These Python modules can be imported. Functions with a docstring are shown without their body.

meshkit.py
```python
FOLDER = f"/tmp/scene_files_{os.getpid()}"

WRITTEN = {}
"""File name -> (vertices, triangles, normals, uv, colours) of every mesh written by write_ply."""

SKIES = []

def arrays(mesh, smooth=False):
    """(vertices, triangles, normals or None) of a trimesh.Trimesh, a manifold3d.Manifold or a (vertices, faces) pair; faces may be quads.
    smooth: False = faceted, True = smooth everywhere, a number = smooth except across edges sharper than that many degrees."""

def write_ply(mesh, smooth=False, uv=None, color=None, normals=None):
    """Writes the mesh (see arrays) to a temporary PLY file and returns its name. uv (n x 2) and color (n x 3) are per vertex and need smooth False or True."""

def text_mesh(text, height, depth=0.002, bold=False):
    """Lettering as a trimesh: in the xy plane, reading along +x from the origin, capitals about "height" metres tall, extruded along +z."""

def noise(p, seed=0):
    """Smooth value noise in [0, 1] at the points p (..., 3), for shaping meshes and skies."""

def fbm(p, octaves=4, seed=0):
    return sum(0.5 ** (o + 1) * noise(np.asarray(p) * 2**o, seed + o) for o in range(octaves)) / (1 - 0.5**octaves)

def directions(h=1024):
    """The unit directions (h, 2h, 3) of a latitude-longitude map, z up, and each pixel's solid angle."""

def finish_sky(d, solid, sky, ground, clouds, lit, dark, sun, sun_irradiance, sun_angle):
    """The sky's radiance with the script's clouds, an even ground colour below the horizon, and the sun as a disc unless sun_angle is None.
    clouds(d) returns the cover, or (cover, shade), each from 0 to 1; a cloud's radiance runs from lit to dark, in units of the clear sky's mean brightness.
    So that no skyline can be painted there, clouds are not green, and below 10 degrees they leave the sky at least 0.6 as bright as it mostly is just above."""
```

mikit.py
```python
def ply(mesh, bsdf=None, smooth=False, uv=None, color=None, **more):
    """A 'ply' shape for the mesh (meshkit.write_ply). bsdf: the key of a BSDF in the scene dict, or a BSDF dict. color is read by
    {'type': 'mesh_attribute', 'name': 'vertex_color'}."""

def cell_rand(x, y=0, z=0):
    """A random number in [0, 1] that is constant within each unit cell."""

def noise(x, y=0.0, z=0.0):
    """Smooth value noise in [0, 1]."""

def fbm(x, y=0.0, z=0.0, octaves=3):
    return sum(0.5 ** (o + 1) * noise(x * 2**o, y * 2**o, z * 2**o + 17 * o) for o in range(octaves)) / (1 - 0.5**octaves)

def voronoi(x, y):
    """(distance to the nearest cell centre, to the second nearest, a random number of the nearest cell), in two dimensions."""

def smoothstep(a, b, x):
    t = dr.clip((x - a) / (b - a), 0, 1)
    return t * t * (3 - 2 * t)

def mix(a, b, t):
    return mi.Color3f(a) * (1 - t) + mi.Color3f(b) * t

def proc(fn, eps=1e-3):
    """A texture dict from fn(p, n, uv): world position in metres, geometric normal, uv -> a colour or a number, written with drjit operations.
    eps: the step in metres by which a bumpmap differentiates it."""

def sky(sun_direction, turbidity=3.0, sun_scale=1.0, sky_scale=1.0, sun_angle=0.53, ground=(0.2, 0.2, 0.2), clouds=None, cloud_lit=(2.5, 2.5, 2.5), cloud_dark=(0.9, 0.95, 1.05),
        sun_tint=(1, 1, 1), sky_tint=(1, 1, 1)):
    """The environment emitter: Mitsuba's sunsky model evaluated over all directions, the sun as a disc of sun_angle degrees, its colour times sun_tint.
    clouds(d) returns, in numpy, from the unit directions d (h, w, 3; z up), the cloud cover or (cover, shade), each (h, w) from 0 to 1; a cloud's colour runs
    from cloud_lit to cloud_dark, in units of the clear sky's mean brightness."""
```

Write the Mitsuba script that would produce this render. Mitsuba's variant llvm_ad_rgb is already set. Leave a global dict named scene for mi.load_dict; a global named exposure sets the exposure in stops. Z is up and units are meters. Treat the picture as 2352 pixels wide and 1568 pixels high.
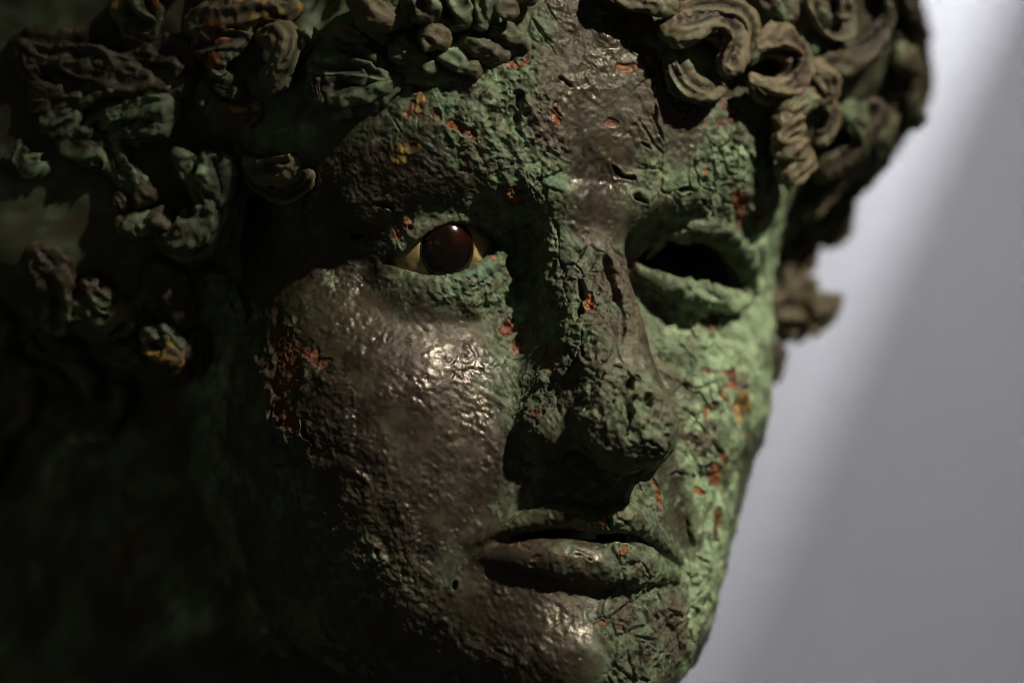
import math
import drjit as dr
import numpy as np, trimesh, mitsuba as mi, mikit
from mikit import ply, proc
from scipy.interpolate import RBFInterpolator, PchipInterpolator
from scipy.ndimage import map_coordinates, gaussian_filter, spline_filter
from scipy.spatial import cKDTree
import meshkit

scene, labels = {}, {}
T = mi.ScalarTransform4f
MM = 0.001
EYE_Z = 1.62          # height of the statue's eyes above the floor; the head is modelled in mm about them

def world(p):         # head coordinates (mm, x to its left, y backwards, z up) -> metres
    return np.asarray(p, float) * MM + np.array([0, 0, EYE_Z])

# ------------------------------------------------------------------ camera
YAW, PITCH, ROLL, DIST = 0.41888, -0.06981, 0.0349, 1100.0
cy, sy, cp, sp = math.cos(YAW), math.sin(YAW), math.cos(PITCH), math.sin(PITCH)
back = np.array([-sy * cp, -cy * cp, sp])
right0 = np.cross([0, 0, 1], back); right0 /= np.linalg.norm(right0)
up0 = np.cross(back, right0)
cr, sr = math.cos(ROLL), math.sin(ROLL)
cam_r, cam_u = right0 * cr + up0 * sr, -right0 * sr + up0 * cr
cam_o = cam_r * -14.758 + cam_u * -20.336 + back * DIST
scene['camera'] = {
    'type': 'thinlens', 'fov': 2 * math.degrees(math.atan(1176 / (9.2085 * DIST))), 'fov_axis': 'x',
    'aperture_radius': 0.0185, 'focus_distance': (DIST - 19.0) * MM, 'near_clip': 0.05, 'far_clip': 50.0,
    'to_world': T().look_at(origin=world(cam_o).tolist(), target=world(cam_o - back * 100).tolist(), up=cam_u.tolist()),
}
exposure = 0.0
# ------------------------------------------------------------------ lamps: one spotlight on the head, one washing the wall
def disc_lamp(key, pos, aim, radius, radiance, label, snoot=0.52):
    pos, aim = np.asarray(pos, float), np.asarray(aim, float)
    d = (aim - pos) / np.linalg.norm(aim - pos)
    can = trimesh.creation.annulus(radius * 1.08, radius * 1.25, 0.06 + snoot)
    can.apply_translation([0, 0, snoot / 2 - 0.03])
    back_plate = trimesh.creation.cylinder(radius * 1.25, 0.01); back_plate.apply_translation([0, 0, -0.068])
    M = np.array(T().look_at(origin=pos.tolist(), target=aim.tolist(), up=[0.1, 0.2, 1]).matrix)
    shell = trimesh.util.concatenate([can, back_plate]); shell.apply_transform(M)
    scene[key + '__housing'] = ply(shell, {'type': 'twosided', 'bsdf': {'type': 'diffuse', 'reflectance': {'type': 'rgb', 'value': .03}}})
    scene[key + '__lens'] = {'type': 'disk', 'to_world': T().look_at(origin=pos.tolist(), target=aim.tolist(), up=[0.1, 0.2, 1]).scale(radius),
                             'bsdf': {'type': 'diffuse', 'reflectance': {'type': 'rgb', 'value': .1}}, 'emitter': {'type': 'area', 'radiance': {'type': 'rgb', 'value': list(radiance)}}}
    labels[key] = {'label': label, 'category': 'spotlight'}
KEY_DIR = np.array([0.43, -0.94, 1.02]); KEY_DIR /= np.linalg.norm(KEY_DIR)
disc_lamp('spotlight', world([14, 0, -22]) + KEY_DIR * 1.9, world([14, 0, -22]), 0.03, np.array([1.0, .905, .71]) * 6200, 'black spotlight high in front of the head, to its left')
# the wall stands square to the view, an added unseen plate crops the wash beam straight
WALL_D = 0.95
tow = np.array([back[0], back[1], 0]) / math.hypot(back[0], back[1])
wall_r = np.cross([0, 0, 1.0], tow)
wall_c = world([0, 70, 0]) - tow * WALL_D
wall_p = lambda r, z, off=0.0: wall_c + wall_r * r + tow * off + np.array([0, 0, z])
EDGE_TOP, EDGE_LOW = (0.2446, 0.2232), (0.1609, -0.0005)
WASH = wall_p(0.12, 1.15, 0.50)
scene['wall_wash'] = {'type': 'spot', 'to_world': T().look_at(origin=WASH.tolist(), target=wall_p(0.19, 0.385).tolist(), up=[1, 0, 0]), 'cutoff_angle': 15.5, 'beam_width': 4.5,
                      'intensity': {'type': 'rgb', 'value': [9.8,9.9,9.9]}}
b0, b1 = wall_p(*EDGE_TOP), wall_p(*EDGE_LOW)                      # the line on the wall where the plate's shadow begins
e0, e1 = WASH + (b0 + (b0 - b1) * .6 - WASH) * .16, WASH + (b1 + (b1 - b0) * .8 - WASH) * .16
across = wall_r * .16
plate_face = trimesh.Trimesh(np.array([e0, e1, e1 + across, e0 + across]), [[0, 1, 2], [0, 2, 3]], process=False)
plate = trimesh.Trimesh(np.vstack([plate_face.vertices, plate_face.vertices - tow * -.004]), [[0,1,2],[0,2,3],[4,6,5],[4,7,6],[0,4,5],[0,5,1],[1,5,6],[1,6,2],[2,6,7],[2,7,3],[3,7,4],[3,4,0]], process=False)
scene['added_beam_plate'] = ply(plate, {'type': 'twosided', 'bsdf': {'type': 'diffuse', 'reflectance': {'type': 'rgb', 'value': .02}}})
labels['added_beam_plate'] = {'label': 'added black plate, out of view, that crops the wall beam', 'category': 'added light blocker'}
FLOOD = wall_p(-0.1, 1.7, 1.0)
scene['wall_flood'] = {'type': 'spot', 'to_world': T().look_at(origin=FLOOD.tolist(), target=wall_p(0.10, 0.10).tolist(), up=[1, 0, 0]), 'cutoff_angle': 26, 'beam_width': 4,
                       'intensity': {'type': 'rgb', 'value': [10.4, 10.35, 10.75]}}
scene['room_glow'] = {'type': 'constant', 'radiance': {'type': 'rgb', 'value': [.036, .037, .029]}}        # the dim gallery round about

# ------------------------------------------------------------------ the bronze face as a distance field (mm)
def smin(a, b, k):
    h = np.maximum(k - np.abs(a - b), 0) / k
    return np.minimum(a, b) - h * h * k * 0.25
def smax(a, b, k):
    return -smin(-a, -b, k)
def cone(p, a, b, ra, rb):                       # tapered capsule
    a, b = np.asarray(a, np.float32), np.asarray(b, np.float32)
    d = b - a
    t = np.clip(((p - a) @ d) / (d @ d), 0, 1)
    q = p - a - t[..., None] * d
    return np.sqrt((q * q).sum(-1)) - (ra + (rb - ra) * t)
def chain(p, pts, k=0, n=4):                     # tapered tube along a smooth line through the points
    c = np.array([[*a, r] for a, r in pts], float)
    if len(c) > 2:
        u = np.r_[0, np.cumsum(np.linalg.norm(np.diff(c[:, :3], axis=0), axis=1))]
        c = PchipInterpolator(u, c)(np.interp(np.arange((len(c) - 1) * n + 1) / n, np.arange(len(c)), u))
    out = None
    for a, b in zip(c[:-1], c[1:]):
        q = cone(p, a[:3], b[:3], a[3], b[3])
        out = q if out is None else np.minimum(out, q)
    return out
def ell(p, c, r):
    q = (p - np.asarray(c, np.float32)) / np.asarray(r, np.float32)
    n = np.sqrt((q * q).sum(-1))
    return (n - 1) * min(r)

CEN = np.array([0, 70.0, 0])
MID = [(0,75,125),(0,20,112),(0,-3,85),(0,-14,60),(0,-17,40),(0,-15,20),(0,-8,2),(0,-7,-25),(0,-19,-54),(0,-20.5,-66),(0,-20,-74),
       (0,-19,-86),(0,-24,-100),(0,-16,-116),(0,20,-120),(0,178,30),(0,150,95),(0,165,-20),(0,60,-118),(0,120,-95)]
SIDE = [(30,-9,58),(50,7,52),(63,30,47),(72,70,40),(24,-13,20),(40,-8,18),(52,3,15),(60,16,10),(66,32,10),(72,60,12),
        (13,1,0),(30,7,0),(46,12,0),(58,20,-2),(67,40,-5),(14,-2,-16),(28,-1,-18),(42,4,-17),(57,15,-17),(66,36,-22),
        (22,-8,-34),(38,-4,-32),(53,8,-32),(64,28,-35),(70,70,-30),(24,-11,-52),(40,-2,-52),(53,12,-54),(61,35,-55),
        (24,-10,-71),(38,-2,-72),(49,13,-74),(56,38,-75),(17,-18,-98),(31,-5,-97),(43,13,-95),(52,42,-92),(15,-9,-114),(29,8,-111),
        (42,36,-106),(50,62,-97),(76,90,30),(70,140,30),(40,170,30),(50,75,108),(50,130,-30),(64,100,-40),(40,95,-92)]
def near(x, z):                                     # the cheek on this side is a little fuller
    low = min(1, max(0, (x - 30) / 32)) * min(1, max(0, (115 + z) / 25))
    high = 0.62 * min(1, max(0, (x - 38) / 26)) * min(1, max(0, (80 - z) / 35))
    t = min(1, max(0, (z + 24) / 16))
    return low * (1 - t) * (1 + .45 * min(1, max(0, (-30 - z) / 20))) + high * t
ctl = np.array(MID + [(x + (5.5 - 1.8 * (-90 < z < -48)) * min(1, max(0, (x - 22) / 30)) * (y < 80), y, z) for x, y, z in SIDE] + [(-x - 5.5 * near(x, z), y - 9.5 * near(x, z), z) for x, y, z in SIDE], float) - CEN
rad = np.linalg.norm(ctl, axis=1)
_rbf = RBFInterpolator(ctl / rad[:, None], rad, kernel='thin_plate_spline', smoothing=0.002)
NLA, NLO = 181, 361
la, lo = np.meshgrid(np.linspace(-np.pi/2, np.pi/2, NLA), np.linspace(-np.pi, np.pi, NLO), indexing='ij')
_dirs = np.stack([np.cos(la)*np.sin(lo), -np.cos(la)*np.cos(lo), np.sin(la)], -1)
RADIUS = _rbf(_dirs.reshape(-1, 3)).reshape(NLA, NLO).astype(np.float32)
def base_radius(d):
    lat = np.arcsin(np.clip(d[..., 2], -1, 1)); lon = np.arctan2(d[..., 0], -d[..., 1])
    return map_coordinates(RADIUS, [(lat + np.pi/2) / np.pi * (NLA-1), (lon + np.pi) / (2*np.pi) * (NLO-1)], order=1, mode='nearest')

EYE_N = np.array([-32.0, 12.5, 0.2]); EYE_F = np.array([36.0, 13.0, 1.0]); EYE_R = 15.0
def curve(x, xs, zs):
    xs, zs = np.asarray(xs, float), np.asarray(zs, float)
    return PchipInterpolator(xs, zs)(np.clip(x, xs[0], xs[-1])).astype(np.float32)
# the almond openings of the lids in the frontal plane (x, z)
N_UP = ([-47.5,-42.5,-37,-31,-26,-22,-18.5], [-3.2,1.2,5.3,6.9,6.5,5.0,3.0]); N_LO = ([-47.5,-43,-37,-31,-26,-22,-18.5], [-3.6,-5.4,-6.7,-5.6,-3.2,-0.1,2.6])
F_UP = ([18.5,24,30,38,45,51,56], [1.5,6.6,8.0,8.0,5.8,2.2,-2.6]); F_LO = ([18.5,23,29,36,44,50,56], [1.2,-1.2,-2.8,-3.9,-4.9,-4.6,-2.9])
def aperture(p, up, lo, grow=0.0):
    x, z = p[..., 0], p[..., 2]
    zu, zl = curve(x, *up), curve(x, *lo)
    d = np.maximum(z - zu, zl - z) * 0.8
    d = np.maximum(d, np.maximum(up[0][0] - x, x - up[0][-1]))
    return d - grow

class Field:
    """A distance field on a grid; each feature is worked into the box round it only."""
    def __init__(self, lo, hi, h):
        self.h, self.lo = h, np.array(lo, float)
        self.ax = [np.arange(a, b, h, dtype=np.float32) for a, b in zip(lo, hi)]
        self.f = np.empty([len(a) for a in self.ax], np.float32)
    def box(self, lo, hi):
        sl = tuple(slice(max(0, int((a - o) / self.h)), max(1, int((b - o) / self.h) + 2)) for a, b, o in zip(lo, hi, self.lo))
        return sl, np.stack(np.meshgrid(*[a[s_] for a, s_ in zip(self.ax, sl)], indexing='ij'), -1)
    def work(self, op, lo, hi, fn, k):
        sl, p = self.box(np.asarray(lo) - k - 2, np.asarray(hi) + k + 2)
        self.f[sl] = op(self.f[sl], fn(p), k)
    def add_chain(self, pts, k, n=4, op=None):
        a = np.array([c for c, _ in pts], float); r = max(r for _, r in pts)
        self.work(op or smin, a.min(0) - r, a.max(0) + r, lambda p: chain(p, pts, n=n), k)
    def cut_chain(self, pts, k, n=4):
        self.add_chain(pts, k, n, lambda a, b, k: smax(a, -b, k))
    def add_ell(self, c, r, k):
        self.work(smin, np.array(c) - r, np.array(c) + r, lambda p: ell(p, c, r), k)
    def cut_ell(self, c, r, k):
        self.work(lambda a, b, k: smax(a, -b, k), np.array(c) - r, np.array(c) + r, lambda p: ell(p, c, r), k)

def nose(p):
    n = None
    for s in (-1, 1):
        c = chain(p, [((s*5-2,-8.5,13),6), ((s*3.8-1,-9.4,0),6.0), ((s*3.6+.8,-17,-16),6.4), ((s*3.6+2.2,-25.6,-33),7.2), ((s*3.8+3.2,-28.2,-41.4),8.8)], n=3)
        n = c if n is None else smin(n, c, 5)
    n = smin(n, chain(p, [((0,-1,4),9), ((0,-6,-18),12.5), ((0,-9,-36),16), ((0,-10,-42),17)], n=2), 7)
    n = smin(n, ell(p, (3.6,-28.6,-43.2), (11.2,11.2,9.8)), 3)
    for s in (-1, 1):
        n = smin(n, ell(p, (s*13.4+1.4,-15.5+1.5*(s<0),-44.3), (6.8,9.5,7.2)), 2.5)
    n = smin(n, chain(p, [((2,-27,-49.5),4.2), ((1.2,-19,-53),4.2)]), 3.5)
    for s in (-1, 1):
        n = smax(n, -ell(p, (s*8.2+1.6,-21.5,-53.5), (4.2,6.5,5.0)), 2)
    return n

def face_field(h):
    g = Field((-86, -46, -136), (88, 92, 118), h)
    for i in range(0, len(g.ax[0]), 16):
        q = np.stack(np.meshgrid(g.ax[0][i:i+16], g.ax[1], g.ax[2], indexing='ij'), -1) - CEN.astype(np.float32)
        r = np.sqrt((q * q).sum(-1))
        g.f[i:i+16] = (r - base_radius(q / np.maximum(r, 1e-6)[..., None])) * 0.92
    g.add_chain([((9,-11.5,13),4.5), ((20,-9.6,18.2),4.4), ((33,-4.4,19.0),4.2), ((46,3.2,15.5),4.2), ((55,11,9),4)], 9, 3)      # brow ridges
    g.add_chain([((-9,-10.8,13.5),4.5), ((-19,-8.8,17.8),4.4), ((-31,-4.0,18.0),4.0), ((-44,1.5,15.5),4.0), ((-54,7,10),3.6)], 9, 3)
    for c in (EYE_N, EYE_F):                                            # the lids' swell round the eyeballs
        g.add_ell(c + [0, 0.5, 0.8], (18.4, 17.6, 16.2), 5.5)
    rim = lambda pts, r, k: g.add_chain([(a, r) for a in pts], k, 3)    # lid rims
    rim([(-47,8.5,-2.6),(-41,2.6,2.9),(-34,-2.0,7.5),(-28,-2.8,8.3),(-22,-.6,6.7),(-17.5,1.5,3.8)], 1.9, 1.8)
    rim([(-47,8,-5.6),(-41,2.5,-7.9),(-35,-1.8,-8.4),(-28,-2.8,-6.2),(-22,-1.2,-1.9),(-18,1.0,.9)], 1.7, 3.2)
    rim([(18,2.5,2.8),(24,-2.6,8.2),(31,-5.8,10.0),(39,-4.8,9.8),(47,.4,7.0),(53,6.3,2.8),(57.5,11,-2)], 2.4, 1.6)
    rim([(19,2.8,-.8),(24,-.6,-3.8),(30,-3.0,-5.6),(37,-3.0,-6.6),(45,1.2,-7.4),(52,6.5,-6.4)], 2.4, 2.0)
    g.add_chain([((-45,7,-11),4.0), ((-36,3,-13.5),5.0), ((-27,2,-11.5),5.0), ((-20,3,-7),4.0)], 5, 3)                           # bags under the eyes
    g.work(smin, (-30, -42, -66), (30, 20, 26), nose, 4.5)
    # mouth
    g.add_chain([((-28,-9.0,-71.8),1.5), ((-18,-15.0,-66.9),2.6), ((-8,-20.0,-64.0),3.3), ((0,-20.8,-64.6),3.1), ((8,-20.0,-64.2),3.3), ((17,-15.2,-67.2),2.6), ((27,-10.2,-73.6),1.5)], 2.5)
    g.add_chain([((-26,-8.6,-75.2),2.0), ((-17,-15.2,-75.0),4.3), ((-8,-18.8,-75.4),5.4), ((1,-19.8,-76.2),5.3), ((9,-18.6,-75.6),5.4), ((17,-15.2,-75.8),4.3), ((26,-10.5,-77.2),2.0)], 2.0)
    g.add_ell((0, -12.5, -99), (17, 13, 12.5), 7)
    for dy, r in ((-5.0, 1.3), (0, 1.5), (5, 1.8), (10, 2.3), (15, 3.0)):                                # the parted mouth
        g.cut_chain([((-27,-12.5+dy*.7,-72.6),r*.5), ((-22,-14+dy,-70.7),r*.85), ((-15,-19+dy,-69.2),r), ((-7,-22.5+dy,-69.0),r*1.05), ((1,-23.5+dy,-69.5),r*1.1), ((8,-22.5+dy,-69.2),r*1.05), ((16,-18.5+dy,-70.6),r), ((23,-13+dy,-73.6),r*.85), ((27.5,-11+dy*.7,-76.0),r*.55)], 0.8, 3)
    g.cut_chain([((1.2,-26.8,-56),2.2), ((.3,-30.2,-65),2.6)], 2.5)    # philtrum
    cut = lambda a, b, k: smax(a, -b, k)                               # eye openings; the far eye is an empty socket
    g.work(cut, (-49, -20, -9), (-15, 28, 10), lambda p: np.maximum(aperture(p, N_UP, N_LO), p[..., 1] - 28), 0.8)
    g.work(cut, (17, -20, -8), (59, 46, 11), lambda p: np.maximum(aperture(p, F_UP, F_LO), p[..., 1] - 46), 0.8)
    g.cut_ell((37, 30, 0), (22, 22, 17), 1.0)
    g.f = gaussian_filter(g.f, 0.7)
    return g

def surface_nets(f, lo, h):
    s = f < 0
    nx, ny, nz = f.shape
    c = [s[i:nx-1+i, j:ny-1+j, k:nz-1+k] for i in (0,1) for j in (0,1) for k in (0,1)]
    cnt = sum(x.astype(np.int8) for x in c)
    act = (cnt > 0) & (cnt < 8)
    idx = -np.ones(act.shape, np.int64)
    cells = np.argwhere(act); idx[act] = np.arange(len(cells))
    acc = np.zeros((len(cells), 3)); n = np.zeros(len(cells))
    i0, j0, k0 = cells.T
    corners = [(i, j, k) for i in (0,1) for j in (0,1) for k in (0,1)]
    val = {c_: f[i0+c_[0], j0+c_[1], k0+c_[2]] for c_ in corners}
    for a in corners:
        for ax in range(3):
            if a[ax] == 0:
                b = tuple(a[m] + (m == ax) for m in range(3))
                va, vb = val[a], val[b]
                m = (va < 0) != (vb < 0)
                t = np.where(m, va / np.where(m, va - vb, 1), 0)
                pos = np.array(a, float)[None] + (np.arange(3) == ax)[None] * t[:, None]
                acc[m] += pos[m]; n[m] += 1
    v = (cells + acc / n[:, None]) * h + lo
    faces = []
    for ax in range(3):
        b, c_ = [(1,2),(2,0),(0,1)][ax]
        sl0 = [slice(None)]*3; sl1 = [slice(None)]*3
        sl0[ax] = slice(0, -1); sl1[ax] = slice(1, None)
        e = s[tuple(sl0)] != s[tuple(sl1)]
        E = np.argwhere(e)
        E = E[(E[:, b] > 0) & (E[:, c_] > 0) & (E[:, b] < f.shape[b]-1) & (E[:, c_] < f.shape[c_]-1)]
        inside = s[tuple(E.T)]
        def at(db, dc):
            q = E.copy(); q[:, b] += db; q[:, c_] += dc
            return idx[tuple(q.T)]
        quad = np.stack([at(-1,-1), at(0,-1), at(0,0), at(-1,0)], 1)
        quad[~inside] = quad[~inside][:, ::-1]
        faces.append(quad)
    q = np.vstack(faces); q = q[(q >= 0).all(1)]
    return v, q
# ------------------------------------------------------------------ noise (a tiling lattice, quick to look up)
def _lattice(seed, n=64, up=2):
    r = np.random.default_rng(seed)
    a = gaussian_filter(np.kron(r.standard_normal((n, n, n)), np.ones((up, up, up))), up * 0.6, mode='wrap').astype(np.float32)
    return a / a.std() * 0.5
LAT = [_lattice(s) for s in (11, 12)]
def noise(p, size, seed=0):
    """Smooth noise about 0, mostly within -1..1, features about size mm."""
    o = np.array([17.3, 5.1, 41.7]) * (seed + 1) * 3.77
    q = (np.asarray(p) / size * 2.0 + o).T
    return map_coordinates(LAT[seed % 2], q, order=1, mode='grid-wrap')
def fbm(p, size, octaves=4, seed=0, gain=0.5):
    return sum(gain ** i * noise(p, size / 2.03 ** i, seed + 3 * i) for i in range(octaves)) / sum(gain ** (2 * i) for i in range(octaves)) ** 0.5
def ridge(p, size, octaves=3, seed=0):
    return sum(0.5 ** i * (1 - 2.2 * np.abs(noise(p, size / 2.03 ** i, seed + 3 * i))) for i in range(octaves)) / 1.6
def step(a, b, x):
    t = np.clip((x - a) / (b - a), 0, 1)
    return t * t * (3 - 2 * t)
def lerp(a, b, t):
    t = np.asarray(t)[..., None]
    return a * (1 - t) + b * t
C = lambda *c: np.array(c, float)

# ------------------------------------------------------------------ hair mass: thickness of the hair over the skull
HAIRLINE = [(-69.1,-32.1),(-66.8,-17.7),(-66.1,-5.2),(-65.9,8.3),(-50.5,10.6),(-48.1,17.3),(-39.0,20.5),(-31.5,22.1),(-21.4,24.1),(-15.9,28.9),
            (-7.2,39.6),(-3.7,41.1),(0.9,38.9),(4.9,32.1),(13.4,26.7),(21.0,24.3),(30.0,20.9),(40.1,14.6),(52,8),(58,-2),(62,-20),(68,-45),(75,-89),(-75,-89),(-72,-60)]
from shapely import Polygon, contains_xy
from scipy.ndimage import distance_transform_edt
_lon, _lat = np.degrees(lo), np.degrees(la)
_in = contains_xy(Polygon(HAIRLINE), _lon, _lat)
_ds = (distance_transform_edt(~_in) - distance_transform_edt(_in)) * 1.4          # mm beyond the hairline
_near = step(-25, -60, _lon)                                                      # the side towards the right ear
_top = step(0, 35, _lat)
_far = step(25, 50, _lon)
_side = np.where(_lon < 0, 1.0, 0)
_band = step(-3, 8, _lat) * step(62, 34, _lat)                                    # the full curls over the ear
_low = step(2, -12, _lat)
_band = step(-30, 6, _lat) * step(56, 36, _lat)
_a = math.radians(34)                                                             # over the right ear the hair flares out like a wing
_wing = (74.0 * math.sin(_a) + 49.0 * math.cos(_a)) / (np.cos(la) * np.clip(np.cos(lo + _a), .22, 1))
_wing = np.minimum(_wing - RADIUS, 92) * step(-52, -60, _lon)
_b = math.radians(74)                                                             # below it the hair of the nape runs back, turned from the light
_nape = np.minimum(80.0 / (np.cos(la) * np.clip(np.cos(lo + _b), .3, 1)) - RADIUS, 100) * step(-75, -92, _lon)
_nearT = np.maximum(np.maximum(8, _nape * step(30, 10, _lat)), _band * _wing) * (1 - _low * (1 - _band)) + _low * (1 - _band) * np.maximum(5, _nape)
_midT = 9 + 4 * _top
_w = step(-20, -45, _lon)
THICK = -3 + 4.6 * step(-4, 6, _ds) + step(2, 34, _ds) * ((_midT * (1 - _w) + _nearT * _w) * (1 - _far) + _far * (40 * step(0, 26, _lat) - 2))
THICK = THICK.astype(np.float32)
def on_sphere(tab, d):
    lat = np.arcsin(np.clip(d[..., 2], -1, 1)); lon = np.arctan2(d[..., 0], -d[..., 1])
    return map_coordinates(tab, [(lat + np.pi/2) / np.pi * (NLA-1), (lon + np.pi) / (2*np.pi) * (NLO-1)], order=1, mode='nearest')

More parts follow.
